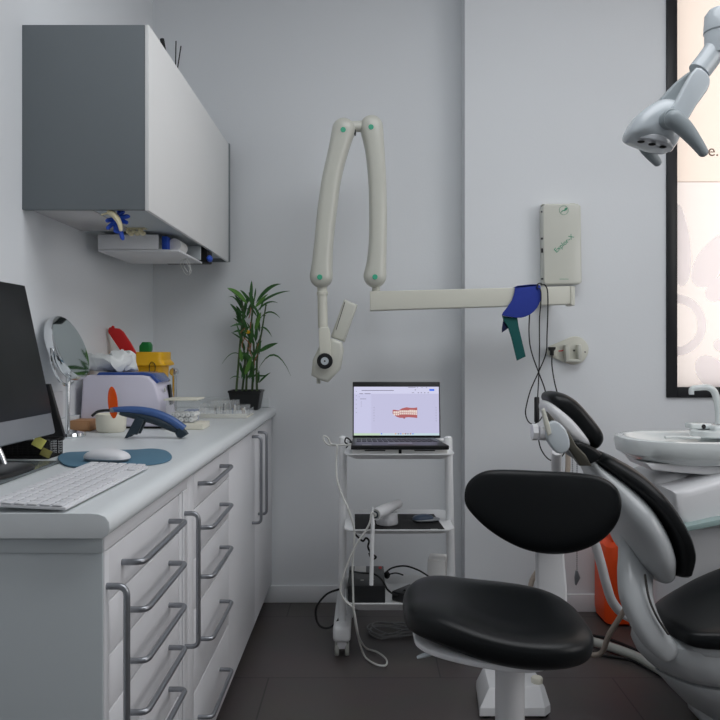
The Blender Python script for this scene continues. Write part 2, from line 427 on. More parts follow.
MB().box(CF-.0195, CF+.001, 1.7135, 1.738, .09, .815, .0015).build('stile', WHITE, c1)
s2 = MB().box(CF-.0195, CF+.002, 1.745, 1.7875, .09, .815, .0015).build('stile', WHITE, c1)
handle_v(1.232, .445, .757, c1); handle_v(1.758, .45, .762, s2)
c2 = cabinet('white base cabinet with five drawers, second from the camera', 1.789, 2.337)
MB().box(CF-.0195, CF, 1.791, 1.860, .09, .838, .0015).build('stile', WHITE, c2)
zs = [.838, .749, .625, .4975, .291, .09]
for i in range(5):
    d = front('drawer', c2, 1.862, 2.337, zs[i+1], zs[i]); handle_h(1.906, 2.19, [.806, .694, .569, .411, .212][i], d)
c3 = cabinet('white base cabinet with one tall plain door, beside the drawers', 2.337, 2.885)
d = front('door', c3, 2.337, 2.885, .09, .838); handle_v(2.81, .497, .82, d)
c4 = cabinet('white single-door base cabinet in the corner against the back wall', 2.885, 3.394)
d = front('door', c4, 2.885, 3.394, .09, .838); handle_v(2.965, .497, .82, d)
# worktop with a bullnose edge
wt = thing('worktop', 'long pale grey laminate worktop over the white base cabinets', 'worktop', (-.69, 2.3, ZT))
prof = [(XL, ZT+.004), (-.420, ZT+.004), (-.4115, ZT+.010), (-.4085, ZT+.018), (-.4095, ZT+.030), (-.416, ZT+.039), (-.427, ZT+.0432), (-.440, TOPZ-.0006), (XL, TOPZ-.0006)]
MB().prism(prof, (0, 0, 0), (1, 0, 0), (0, 0, 1), (0, 1, 0), 1.196, YB, .001).build('slab', TOPM, wt)
MB().box(XL, -.44, YB-.018, YB, TOPZ, TOPZ+.045, .004).build('upstand', TOPM, wt)
MB().box(XL, XL+.018, 2.2, YB-.018, TOPZ, TOPZ+.045, .004).build('upstand', TOPM, wt)

# ------------------------------------------------------------------ wall cabinet
UX, UY0, UY1, UZ0, UZ1 = -.61, 2.11, 3.35, 1.540, 2.060
t = thing('wall_cabinet', 'long white wall cabinet with slate grey side panels above the worktop', 'cabinet', (-.79, 2.73, UZ0))
m = MB(); m.box(XL, UX-.02, UY0+.019, UY1-.019, UZ0+.012, UZ1-.001, .001); m.build('carcass', CABSIDE, t)
MB().box(XL, UX-.012, UY0, UY0+.018, UZ0, UZ1, .0012).build('side_panel', SLATE, t, label='slate grey side panel')
MB().box(XL, UX+.004, UY1-.018, UY1, UZ0-.003, UZ1+.003, .0012).build('side_panel', SLATE, t, label='slate grey side panel')
MB().box(UX-.012, UX, UY0-.001, UY1-.019, UZ0-.003, UZ1, .002).build('door', UPPERW, t)
# reed diffuser sticks and a black object on top of the wall cabinet
t = thing('reed_diffuser', 'small dark reed diffuser with thin sticks on top of wall cabinet', 'reed diffuser', (-.70, 2.75, UZ1))
MB().lathe([(.02, 0), (.026, .004), (.026, .04), (.012, .055), (.012, .065)], (-.70, 2.75, UZ1)).build('bottle', BLACKP, t)
for a, b in [((172, 72), (176, 41)), ((173, 70), (181, 46))]:
    m = MB(); m.tube([(-.70, 2.75, UZ1+.06), P(b[0], b[1], 2.75)], .0022, smooth=False); m.build('reed', BLACKM, t)
m = MB(); e = P(162, 39, 2.6); m.tube([(e.x+.03, 2.6, UZ1), (e.x+.018, 2.6, UZ1+.06), e], lambda q: .0075, smooth=False, n=8)
m.build('black_marker', BLACKM, label='short black stick standing on the wall cabinet, nearest the camera', cat='marker')

# ------------------------------------------------------------------ things under the wall cabinet
t = thing('hanging_shelf', 'white open tray unit fixed beneath the wall cabinet', 'shelf', (-.80, 2.93, 1.487))
m = MB(); m.box(-.917, -.713, 2.565, 2.58, 1.490, UZ0, .001); m.build('front_panel', WHITE, t)
m = MB(); m.box(-.917, -.64, 2.565, 2.93, 1.482, 1.489, .001); m.box(-.917, -.905, 2.58, 2.93, 1.489, UZ0, .001); m.build('tray', WHITE, t)
m = MB(); m.box(-.70, -.63, 2.85, 2.865, 1.489, UZ0, .001); m.build('divider', CABSIDE, t)
m = MB(); m.box(-.708, -.69, 2.60, 2.68, 1.4895, 1.54, .002)
m.build('glove_pack', GLOVEB, label='blue pack tucked upright in the tray under the cabinet', cat='box')
m = MB(); m.cyl((-.675, 2.64, 1.514), .024, .10, (0, 1, 0)); m.build('paper_roll', PAPER, label='small white paper roll lying in the tray under the wall cabinet', cat='roll')
m = MB(); m.box(-.80, -.622, 2.94, 3.03, 1.490, UZ0+.0115, .004); m.build('dark_recess_block', BLACKM, label='black block standing in for the shaded recess under wall cabinet', cat='box')  # black block added to give the recess here its shade
m = MB(); m.ell((-.616, 2.95, 1.505), .010, .03, .014, disp=.35, dsc=40); m.build('glove_bundle', GLOVEB, label='dark blue crumpled bundle at the far end under the cabinet', cat='glove')
def finger(m, a, b, r, dr=.7):
    m.tube([a, (Vector(a)+Vector(b))/2+Vector((random.uniform(-.004, .004), 0, .003)), b], lambda q: r*(1-(1-dr)*q)*(1 if q < .9 else .6), n=7, seg=4, flat=.6)
Yg = 2.16; g0 = P(118, 222, Yg)
t = thing('blue_glove', 'bright blue rubber glove dangling from the underside of wall cabinet', 'glove', P(119, 213, Yg))
m = MB(); m.ell(P(118, 219, Yg), .014, .010, .018, disp=.2, dsc=60)
m.tube([(g0.x, Yg, UZ0+.013), P(119, 214, Yg), P(118, 219, Yg)], .006)
for b in [(124, 211), (128, 223), (123, 240), (117, 233), (107, 229), (106, 221), (112, 215), (129, 216)]: finger(m, P(118, 221, Yg), P(b[0], b[1], Yg+random.uniform(-.02, .02)), .0135)
m.build('glove_body', GLOVEB, t)
t = thing('cream_glove', 'cream latex glove stuck beside the blue one under wall cabinet', 'glove', P(119, 214, Yg-.03))
m = MB(); q0 = P(110, 213, Yg-.03); m.tube([(q0.x, Yg-.03, UZ0+.013), q0+Vector((0, 0, .002)), P(114, 215, Yg-.03), P(119, 222, Yg-.03), P(121, 231, Yg-.03)], lambda q: .007+.008*math.sin(q*PI), n=8, flat=.6)
finger(m, P(112, 214, Yg-.03), P(101, 215, Yg-.03), .006); m.build('glove_body', GLOVEC, t)
m = MB()
for k in range(6):
    c = P(128+k*3, 231.5+(k % 2)*2, 2.50); m.ell(c, .009, .012, .008, disp=.3, dsc=50, seed=k)
m.box(P(126, 0, 2.5).x, P(146, 0, 2.5).x, 2.49, 2.52, P(0, 229, 2.5).z, UZ0+.012, .002)
m.build('cotton_strip', GLOVEC, label='cream knotted strip under the wall cabinet, beside the gloves', cat='strip')
m = MB(); b0 = P(186, 258, 2.75)
m.tube([(b0.x, 2.75, 1.4815), P(180, 262, 2.75), P(184, 272, 2.75), P(188, 275, 2.75), P(191, 270, 2.75), P(186, 262, 2.75), (b0.x+.003, 2.75, 1.4815)], .0011, n=5)
m.tube([(b0.x, 2.76, 1.4815), P(183, 262, 2.76), P(186, 270, 2.76), P(189, 272, 2.76), P(190, 266, 2.76), (b0.x+.006, 2.76, 1.4815)], .0011, n=5)
m.build('wire_loop', CABLEW, label='thin white wire loops hanging from the tray under wall cabinet', cat='wire')
m = MB(); m.box(P(30, 0, 2.2).x, P(118, 0, 2.4).x, 2.16, 2.55, UZ0+.0095, UZ0+.0118, .0005)
m.build('plastic_sleeve', mat('pearl_sleeve', (198, 196, 196), .25, var=.12, scale=9), label='pale plastic sheet taped flat under the wall cabinet', cat='plastic sheet')

# ------------------------------------------------------------------ computer monitor
t = thing('computer_monitor', 'silver all-in-one desktop computer with a black screen, left edge', 'monitor', (-.76, 1.55, TOPZ))
MO = Matrix.Translation((-.757, 1.552, .944)) @ Matrix.Rotation(math.radians(-1.5), 4, 'Z') @ Matrix.Rotation(math.radians(-12.2), 4, 'Y')
# local: x out of the screen, y along the width, z up
m = MB(); m.box(-.012, 0, -.264, .264, 0, .366, .005, M=MO); m.build('housing', ALU, t)
m = MB(); m.box(-.0005, .0012, -.262, .262, .050, .3645, .0005, M=MO); m.build('screen', SCREENB, t)
m = MB(); m.ell((-.0145, 0, .18), .012, .18, .13, M=None)
for v in m.bm.verts: v.co = MO @ v.co
m.build('rear_shell', ALU, t)
m = MB(); m.tube([MO @ Vector((-.03, 0, .12)), (-.80, 1.56, .98), (-.775, 1.575, .94), (-.757, 1.58, .89)], .007, n=12); m.build('pole', CHROME, t)
m = MB(); m.box(-.93, -.703, 1.37, 1.725, TOPZ, TOPZ+.006, .002); m.build('base_plate', TINT, t)
m = MB(); m.pillow([(-.07, -.09), (.05, -.09), (.07, 0), (.05, .09), (-.07, .09), (-.08, 0)], (-.775, 1.54, TOPZ+.007), (1, 0, 0), (0, 1, 0), (0, 0, 1), .014, .0, 3); m.build('foot', BLACKP, t)
# leaning black panel and mesh organiser behind the monitor
m = MB(); a = [(48, 384), (50, 384), (65, 436), (62, 441), (34, 441)]
m.pxprism([(44, 384), (49, 384), (64, 437), (62, 440.5), (36, 440.5)], 1.985, 2.0, .002, Yref=1.985)
m.build('tablet_stand', BLACKP, label='black slim wedge-shaped stand upright behind the desktop computer', cat='stand')
t = thing('desk_organiser', 'black wire mesh desk tray holding sticky notes behind the computer', 'desk organiser', (-.86, 1.86, TOPZ))
ox0, ox1, oy0, oy1 = -.93, -.757, 1.79, 1.87
m = MB(); m.box(ox0, ox1, oy0, oy1, TOPZ, TOPZ+.004, .001)
for zz in (TOPZ+.042,):
    m.tube([(ox0, oy0, zz), (ox1, oy0, zz), (ox1, oy1, zz), (ox0, oy1, zz), (ox0, oy0, zz)], .0028, smooth=False)
for k in range(15):
    x = ox0+(ox1-ox0)*k/14
    for y in (oy0, oy1): m.tube([(x, y, TOPZ), (x, y, TOPZ+.042)], .0009, n=4, smooth=False)
for k in range(13):
    y = oy0+(oy1-oy0)*k/12
    for x in (ox0, ox1): m.tube([(x, y, TOPZ), (x, y, TOPZ+.042)], .0009, n=4, smooth=False)
for q in range(1, 7):
    zz = TOPZ+.042*q/7; m.tube([(ox0, oy0, zz), (ox1, oy0, zz), (ox1, oy1, zz), (ox0, oy1, zz), (ox0, oy0, zz)], .0008, n=4, smooth=False)
m.build('mesh_tray', BLACKM, t)
m = MB(); m.box(ox0+.01, ox1-.02, oy0+.02, oy1-.02, TOPZ+.004, TOPZ+.04, .003); m.build('insert', BLACKM, t)
c = P(39, 442.5, 1.783); m = MB(); m.box(-.013, .013, -.003, .003, -.012, .012, .0008, M=Matrix.Translation(c) @ Euler((-.25, math.radians(28), 0)).to_matrix().to_4x4())
m.build('sticky_notes', STICKY, label='pale yellow sticky note pad tucked at rim of mesh tray', cat='note pad')
c = P(46, 453, 1.783); m = MB(); m.box(-.012, .012, -.003, .003, -.009, .009, .0008, M=Matrix.Translation(c) @ Euler((-.2, math.radians(24), 0)).to_matrix().to_4x4())
m.build('sticky_notes', OLIVE, label='dull olive sticky note pad leaning on front of mesh tray', cat='note pad')

# ------------------------------------------------------------------ keyboard, mouse, wave mat
KM = Matrix.Translation((-.542, 1.415, TOPZ)) @ Matrix.Rotation(math.radians(-1.0), 4, 'Z')
t = thing('keyboard', 'slim white full-size keyboard lying along the worktop edge', 'keyboard', (-.542, 1.415, TOPZ))
# long axis along Y, raised at its rear (left) side
KT = KM @ Matrix.Rotation(math.radians(2.5), 4, 'Y') 
m = MB(); m.box(-.066, .066, -.215, .215, .006, .012, .003, M=KT); m.build('base', mat('keyboard_white', (218, 220, 224), .4, var=0), t)
m = MB(); m.box(-.058, -.040, -.17, .17, .0005, .009, .002, M=KM); m.box(.045, .06, -.17, .17, .0002, .006, .001, M=KM); m.build('foot_bar', GREYH, t)
kmesh = None
rows = 6; colsn = 17
for r_ in range(rows):
    for c_ in range(colsn):
        if r_ == 5 and 3 <= c_ <= 6: continue
        cxk = -.056+.0205*r_+.0045; cyk = .2035-.02545*c_
        if kmesh is None:
            mk = MB(); mk.box(-.0086, .0086, -.0112, .0112, 0, .0032, .0012, 1)
            o = mk.build('key', mat('key_white', (212, 213, 217), .5, var=0), t); kmesh = o.data
            for v in kmesh.vertices: v.co += ORIG[t.name]-Vector((0, 0, 0))
        else:
            o = bpy.data.objects.new('key', kmesh); COL.objects.link(o); o.parent = t
        o.matrix_local = Matrix.Translation(-ORIG[t.name]) @ KT @ Matrix.Translation((cxk, cyk, .0118))
if kmesh:
    pass
m = MB()
pad = [(58, 458), (66, 454), (84, 453), (110, 451.5), (135, 451), (152, 450), (166, 452), (172, 458), (165, 463), (145, 466), (120, 466), (100, 467), (85, 468.5), (68, 467), (60, 463)]
def onTop(px, py, z=TOPZ): Y = (H-z)*F/(py-350); return ((px-366)*Y/F, Y)
m.prism([onTop(a, b) for a, b in pad], (0, 0, TOPZ+.0002), (1, 0, 0), (0, 1, 0), (0, 0, 1), 0, .004, .0012, smooth=4)
m.build('mouse_mat', PAD, label='wavy teal blue mouse mat under the white mouse', cat='mouse mat')
t = thing('computer_mouse', 'low white wireless mouse resting on the teal blue mat', 'mouse', (-.60, 1.82, TOPZ+.0042))
mo = Matrix.Rotation(math.radians(-14), 4, 'Z'); cxm, cym = onTop(107, 460, TOPZ+.006)
u_ = mo @ Vector((1, 0, 0)); v_ = mo @ Vector((0, 1, 0))
outl = [(-.055, 0), (-.05, .018), (-.025, .028), (.02, .029), (.048, .02), (.056, 0), (.048, -.02), (.02, -.029), (-.025, -.028), (-.05, -.018)]
MB().pillow(outl, (cxm, cym, TOPZ+.011), u_, v_, (0, 0, 1), .021, .002, 2.2).build('top_shell', WHITE, t)
MB().pillow([(a*.97, b*.97) for a, b in outl], (cxm, cym, TOPZ+.0105), u_, v_, (0, 0, 1), .003, .006, 4).build('base', ALU, t)

# ------------------------------------------------------------------ make-up mirror
t = thing('table_mirror', 'round chrome make-up mirror on a slim post beside the computer', 'mirror', (-.90, 2.27, TOPZ))
mc = P(69.5, 347.5, 2.27); nrm = Vector((.925, -.05, .36)).normalized()
MB().lathe([(.05, 0), (.052, .004), (.05, .013), (.03, .017), (.009, .021)], (-.895, 2.25, TOPZ)).build('base', CHROME, t)
MB().tube([(-.897, 2.255, TOPZ+.015), (-.897, 2.26, mc.z-.06), (-.905, 2.268, mc.z-.05)], .007, n=12, smooth=False).build('post', CHROME, t)
MB().lathe([(.080, -.026), (.098, -.022), (.1025, -.015), (.103, 0), (.1, .006), (.097, .0065)], mc, nrm, 48).build('rim', CHROME, t)
MB().lathe([(.0965, .0060), (.0965, .0072)], mc, nrm, 48).build('mirror_glass', MIRROR, t)
fk = MB(); sd = nrm.cross(Vector((0, 0, 1))).normalized(); dn = nrm.cross(sd).normalized()
if dn.z > 0: dn = -dn
arc = [mc - Vector((0, 0, 1))*.112*math.cos(a)+sd*.112*math.sin(a)-nrm*.004 for a in [PI/2*(k/6) for k in range(-6, 7)]]
fk.tube(arc, .0045, n=8); fk.build('yoke', CHROME, t)
# wooden block and socket
m = MB(); m.box(-.948, -.883, 2.40, 2.50, TOPZ, TOPZ+.034, .002); m.box(-.944, -.888, 2.396, 2.401, TOPZ+.005, TOPZ+.028, .001)
m.build('wooden_block', WOOD, label='small light wooden block on the worktop behind the mirror base', cat='wooden block')
m = MB(); m.box(XL, XL+.008, 2.30, 2.38, .935, 1.015, .003); m.build('wall_socket', WHITE, label='white wall socket low on the left wall behind the mirror', cat='socket')

# ------------------------------------------------------------------ device, bag, sharps bin
t = thing('desktop_scanner', 'lavender white box-shaped desktop device with a blue tinted lid', 'dental device', (-.82, 2.6, TOPZ))
body = [(-.947, TOPZ+.006), (-.71, TOPZ+.006), (-.675, TOPZ+.006), (-.686, TOPZ+.11), (-.700, TOPZ+.15), (-.722, TOPZ+.172), (-.745, TOPZ+.176), (-.925, TOPZ+.176), (-.938, TOPZ+.165)]
MB().prism(body, (0, 0, 0), (1, 0, 0), (0, 0, 1), (0, 1, 0), 2.48, 2.67, .008).build('housing', LAV, t)
lid = [(-.90, TOPZ+.1755), (-.745, TOPZ+.1755), (-.720, TOPZ+.172), (-.698, TOPZ+.148), (-.690, TOPZ+.153), (-.713, TOPZ+.180), (-.745, TOPZ+.186), (-.89, TOPZ+.186)]
MB().prism(lid, (0, 0, 0), (1, 0, 0), (0, 0, 1), (0, 1, 0), 2.50, 2.65, .002).build('lid', BLUED, t)
dispM = Matrix.Translation((-.6815, 2.575, TOPZ+.105)) @ Matrix.Rotation(math.radians(-7.4), 4, 'Y')
m = MB(); m.box(-.004, .003, .025, .055, -.035, .035, .001, M=dispM); m.build('display', SCREENB, t)
m = MB(); m.cyl(dispM @ Vector((.0, -.03, .02)), .008, .003, (1, 0, .1)); m.build('button', GREYH, t)
m = MB(); m.box(-.94, -.682, 2.485, 2.66, TOPZ, TOPZ+.007, .001); m.build('foot', BLACKM, t)
m = MB()
rg = random.Random(3)
m.ell(P(113, 363, 2.60)+Vector((0, -.02, .0)), .084, .065, .032, p=2.8, n=60, m=30)
for v in m.bm.verts:
    q = v.co.copy(); dd = noise.fractal(q*22, 1.0, 2.0, 3)
    v.co.z += dd*.026; v.co.x += noise.noise(q*25+Vector((5, 0, 0)))*.024; v.co.y += noise.noise(q*30+Vector((9, 0, 0)))*.024; v.co.z = max(v.co.z, TOPZ+.187)
m.build('plastic_bag', BAG, label='crumpled white plastic bag lying on the lavender device', cat='bag', ang=22)
t = thing('sharps_bin', 'yellow sharps bin with red lid flipped open behind the device', 'sharps bin', (-.855, 2.98, TOPZ))
def rrect(w_, d_, z, c, n=5, r=.02):
    out = []
    for sx, sy, a0 in ((1, 1, 0), (-1, 1, PI/2), (-1, -1, PI), (1, -1, 3*PI/2)):
        for k in range(n): a = a0+PI/2*k/(n-1); out.append(Vector((c[0]+sx*(w_-r)+r*math.cos(a), c[1]+sy*(d_-r)+r*math.sin(a), z)))
    return out
bc = (-.845, 2.87)
zb = P(0, 352, 2.80).z
m = MB(); m.rings([rrect(w_, d_, z, bc) for w_, d_, z in [(.07, .06, TOPZ), (.078, .066, zb-.07), (.078, .066, zb-.055), (.095, .08, zb-.05), (.095, .08, zb-.044), (.084, .072, zb-.03), (.084, .072, zb-.002), (.081, .07, zb)]]); m.build('bin_body', YEL, t)
m = MB(); m.pxprism([(107.8, 330), (109, 327.5), (111, 327), (111.7, 325.5), (113.5, 326), (114, 328), (119, 328.5), (123, 331.7), (130, 342), (135, 351), (136, 354), (123, 355), (117, 346), (108, 332.5)], 2.785, 2.797, .003, Yref=2.785); m.build('lid', RED, t, label='red flip lid')
m = MB(); m.tube([P(149.5, 371, 2.787), P(149.5, 365, 2.787), P(152, 362, 2.787), P(155, 365, 2.787), P(155, 371, 2.787)], .0016); m.build('handle', BLACKM, t)
m = MB(); m.pxprism([(139, 353), (139, 346), (142, 342), (148, 342), (150, 345), (150, 350), (148, 353)], 2.90, 2.94, .004, Yref=2.90); m.build('cap', GRN, t, label='green turning cap')
t = thing('chrome_post', 'slim chrome instrument standing on worktop beside the lavender device', 'instrument', (-.745, 2.93, TOPZ))
MB().cyl((-.748, 2.93, TOPZ), .009, .165, n=12).build('shaft', CHROME, t)
m = MB(); m.cyl((-.748, 2.905, TOPZ+.175), .015, .04, (0, 1, 0), .004); m.build('head', CHROME, t)

# ------------------------------------------------------------------ white pot and curing light
t = thing('white_pot', 'small round white pot on worktop in front of lavender device', 'pot', (-.797, 2.37, TOPZ))
MB().lathe([(.040, 0), (.045, .006), (.047, .03), (.047, .056), (.044, .058), (.043, .045), (.03, .04)], (-.812, 2.39, TOPZ)).build('cup', CREAM, t)
Yl = 2.208
t = thing('curing_light', 'blue handheld dental curing light with an orange paddle shield', 'curing light', (-.65, Yl, TOPZ))
k = 1.0
m = MB(); m.tube([P(113, 409.5, Yl), P(125, 409.5, Yl), P(140, 410.5, Yl), P(155, 413.5, Yl), P(170, 419.5, Yl), P(184, 429, Yl)], lambda q: .0068+.0062*math.sin(min(1, q*1.35)*PI*.62), n=14, flat=1.0)
m.build('handle', BLUEG, t)
m = MB(); m.tube([P(120, 413, Yl), P(138, 416, Yl), P(156, 420.5, Yl), P(172, 428, Yl), P(183, 433, Yl)], lambda q: .004+.0095*math.sin(PI*min(.97, .08+q*.9)), n=12); m.build('underside', DKTEAL, t)
m = MB(); m.pxprism([(180, 427), (186, 431), (188, 434), (182, 438), (178, 437), (176, 433)], Yl-.012, Yl+.012, .002, Yref=Yl); m.build('end_cap', DKTEAL, t)
m = MB(); m.tube([P(92, 416, Yl), P(97, 412, Yl), P(104, 410.5, Yl), P(113, 410.5, Yl)], .0042, n=8); m.build('light_guide', BLACKP, t)
m = MB(); m.cyl(P(110.5, 410, Yl), .0075, .012, (1, 0, 0)); m.build('collar', STEEL, t)
m = MB(); oo = [(math.cos(a)*.0150, math.sin(a)*.047) for a in [2*PI*i/16 for i in range(16)]]
m.pillow(oo, P(112.8, 402.5, Yl), Vector((1, -.1, .08)).normalized(), (-.08, 0, 1), (.1, 1, 0), .0015, .0015, 4); m.build('light_shield', ORSH, t, label='translucent orange paddle shield')
m = MB(); 
for dy in (-.016, .016): m.pxprism([(138, 416), (146, 419), (139, 434), (135, 434), (129, 437.5), (126.5, 437.5)], Yl+dy-.005, Yl+dy+.005, .0015, Yref=Yl)
m.build('stand_leg', DKTEAL, t)

# ------------------------------------------------------------------ clear boxes on the worktop
t = thing('cotton_roll_box', 'clear box with cream lid filled with white cotton rolls', 'storage box', (-.60, 2.5, TOPZ))
bx0, bx1, by0, by1 = -.655, -.562, 2.45, 2.55
m = MB(); m.box(bx0-.002, bx1+.03, by0-.004, by1+.004, TOPZ, TOPZ+.020, .002); m.build('base', CREAM, t)
m = MB(); m.box(bx0, bx1, by0, by1, TOPZ+.021, TOPZ+.094, .002, 1); m.build('clear_body', CLEAR, t)
m = MB(); m.box(bx0-.005, bx1+.012, by0-.006, by1+.006, TOPZ+.095, TOPZ+.100, .0015); m.build('lid', CREAM, t)
first = None
for iz in range(2):
    for ix in range(5):
        c = (bx0+.012+ix*.017+iz*.006, by0+.012+random.uniform(0, .01), TOPZ+.031+iz*.016)
        if first is None:
            mm = MB(); mm.mi = 0; mm.cyl((0, 0, 0), .008, .07, (0, 1, 0), .002, 12); mm.mi = 1; mm.cyl((0, -.0006, 0), .0028, .002, (0, 1, 0), .0002, 8)
            o = mm.build('cotton_roll', [COTTON, GREYH], origin=(0, 0, 0)); first = o
        else:
            o = first.copy(); COL.objects.link(o)
        o.location = c; o['label'] = 'white dental cotton roll inside the clear cream-lidded box'; o['category'] = 'cotton roll'; o['group'] = 'cotton rolls in the clear box'
t = thing('organiser_tray', 'long clear tray with cream strip on worktop before the plant', 'tray', (-.55, 2.9, TOPZ))
m = MB(); m.box(-.655, -.455, 2.86, 3.04, TOPZ, TOPZ+.004, .001); m.box(-.655, -.455, 2.86, 2.863, TOPZ+.004, TOPZ+.016, .001); m.build('tray_base', CREAM, t)
m = MB(); m.box(-.655, -.455, 2.857, 2.8595, TOPZ, TOPZ+.03, .001, 1); m.box(-.655, -.652, 2.866, 3.04, TOPZ+.005, TOPZ+.03, .001, 1); m.box(-.458, -.455, 2.866, 3.04, TOPZ+.005, TOPZ+.03, .001, 1); m.build('clear_rim', CLEAR, t)
def clearbox(label, x0, x1, y0, y1, h, n, mats_):
    t = thing('clear_box', label, 'storage box', ((x0+x1)/2, (y0+y1)/2, TOPZ+.0045), 'clear boxes in the organiser tray')
    m = MB(); m.box(x0, x1, y0, y1, TOPZ+.0045, TOPZ+h, .001, 1); m.build('clear_body', CLEAR, t)
    m = MB()
    for k in range(n):
        x = x0+.008+(x1-x0-.016)*(k+.5)/n; y = (y0+y1)/2+random.uniform(-.02, .02); m.mi = k % len(mats_)
        m.tube([(x, y, TOPZ+.008), (x+random.uniform(-.004, .004), y, TOPZ+h*random.uniform(.5, .85))], .0022, n=6, smooth=False)
    m.build('contents', mats_, t, kind='stuff')
clearbox('tall clear box of small metal pieces, left in the tray', -.605, -.535, 2.90, 2.98, .062, 9, [GREYH, STEEL, DKTEAL, PAPER])
clearbox('clear box of blue and white pieces, middle of the tray', -.530, -.502, 2.90, 2.98, .064, 4, [BLUEG, PAPER])
clearbox('low clear box of tan pieces, right end of the tray', -.498, -.46, 2.90, 2.98, .045, 6, [CREAM, BROWNH, PAPER])
m = MB(); m.box(-.66, -.62, 2.72, 2.79, TOPZ, TOPZ+.042, .004); m.build('blue_box', BLUEG, label='small blue pack standing behind the cotton roll box', cat='box')
m = MB(); m.ell((-.628, 2.935, TOPZ+.03), .02, .02, .022, disp=.4, dsc=60, n=20); m.build('wire_ball', CLEAR, label='small crumpled clear wrapper left of the clear boxes', cat='wrapper')

# ------------------------------------------------------------------ potted bamboo
t = thing('potted_bamboo', 'lucky bamboo plant in a black pot at the worktop end', 'plant', (-.525, 3.29, TOPZ))
pc = (-.525, 3.29)
m = MB(); m.rings([rrect(a, b, z, pc, 4, .01) for a, b, z in [(.054, .05, TOPZ), (.057, .053, TOPZ+.003), (.069, .062, TOPZ+.074), (.072, .065, TOPZ+.076), (.072, .065, TOPZ+.084), (.066, .06, TOPZ+.084), (.064, .058, TOPZ+.07)]]); m.build('pot', BLACKP, t)
m = MB(); m.rings([rrect(.063, .057, TOPZ+.066, pc, 4, .01), rrect(.063, .057, TOPZ+.071, pc, 4, .01)]); m.build('soil', SOIL, t)
stems = [((236, 388), (240, 345), (243, 310), (240, 296)), ((246, 388), (248, 350), (252, 315), (251, 295)), ((252, 388), (254, 350), (251, 330), (254, 300)), ((257, 388), (257, 360), (262, 330), (266, 305)), ((242, 388), (245, 360), (242, 335), (247, 300))]
for i, st in enumerate(stems):
    m = MB(); yy = pc[1]+(-.03, .0, .03, -.02, .02)[i]; pts = [P(a, b, yy) for a, b in st]; pts[0].z = TOPZ+.069
    m.tube(pts, lambda q: .0052*(1-.45*q), n=8)
    cp = catmull(pts, 8)
    for q in cp[::4]: m.lathe([(.0045, -.002), (.0065, 0), (.0045, .002)], q, n=8)
    m.build('stem', STEM, t)
def leaf(m, a, b, wd, sag=.0, yy0=3.27, yy1=3.27):
    A = P(a[0], a[1], yy0); B = P(b[0], b[1], yy1); D = B-A; L = D.length
    side = D.cross(Vector((.3, -1, .35))).normalized(); up = side.cross(D).normalized()
    g = []; n = 8
    for i in range(n+1):
        q = i/n; c = A+D*q+Vector((0, 0, 1))*sag*4*q*(1-q)*L
        ww = wd*(math.sin(PI*min(1, q**.75))**.8)+.0004 if 0 < q < 1 else .0004
        g.append([c-side*ww+up*ww*.35, c, c+side*ww+up*ww*.35])
    m.sheet(g)
L1 = [((246, 303), (228, 289), .010, .1), ((249, 302), (240, 290), .006, .1), ((252, 305), (251, 292), .008, 0), ((256, 303), (281, 284), .008, .15), ((255, 308), (290, 291), .005, .1), ((257, 312), (278, 303), .004, .2), ((244, 316), (226, 299), .003, .35),
      ((258, 322), (280, 318), .004, .25), ((247, 325), (230, 327), .005, .1), ((247, 333), (232, 333), .005, .15), ((258, 330), (272, 337), .004, .25), ((259, 352), (278, 343), .009, .05), ((257, 372), (291, 376), .004, .55),
      ((245, 350), (240, 340), .005, .1), ((244, 358), (222, 364), .0018, .35), ((248, 372), (250, 360), .007, 0), ((258, 375), (266, 375), .004, -.1), ((258, 383), (259, 370), .005, 0), ((240, 378), (230, 379), .002, .2), ((260, 318), (254, 305), .006, 0),
      ((243, 345), (236, 322), .004, 0), ((250, 345), (253, 322), .007, 0), ((248, 330), (240, 312), .005, 0), ((254, 368), (246, 352), .006, 0), ((252, 360), (262, 340), .005, 0), ((247, 318), (233, 312), .004, .2), ((254, 340), (243, 330), .005, .1)]
m = MB()
for a, b, wd, sg in L1: leaf(m, a, b, wd, sg, 3.27+random.uniform(-.03, .03), 3.25+random.uniform(-.05, .04))
for k in range(52):
    a = (random.uniform(240, 260), random.uniform(298, 384)); b = (a[0]+random.uniform(-13, 13), a[1]-random.uniform(5, 20))
    leaf(m, a, b, random.uniform(.003, .0075), .05, 3.29, 3.29+random.uniform(-.06, .06))
m.build('foliage', LEAF, t)
m = MB()
for a, b, wd, sg in [((247, 304), (227, 288), .009, .12), ((255, 330), (261, 312), .008, 0), ((245, 375), (252, 356), .009, 0), ((255, 308), (268, 294), .006, .05), ((242, 362), (240, 348), .007, 0)]: leaf(m, a, b, wd, sg, 3.235, 3.20)
m.build('young_leaves', LEAFL, t)
m = MB()
for k in range(9):
    m = MB(); a = (random.uniform(240, 258), random.uniform(318, 375)); p0 = P(a[0], a[1], 3.25); m.tube([p0, p0+Vector((random.uniform(-.012, .012), -.01, .02)), p0+Vector((random.uniform(-.02, .02), -.015, .045))], .0022, n=5, seg=3); m.build('dry_sheath', MATS.get('dry_leaf_brown') or mat('dry_leaf_brown', (150, 100, 66), .7, var=.1), t)
m = MB(); m.ell(P(248, 332, 3.24), .010, .004, .008); m.build('tag', YEL, t)

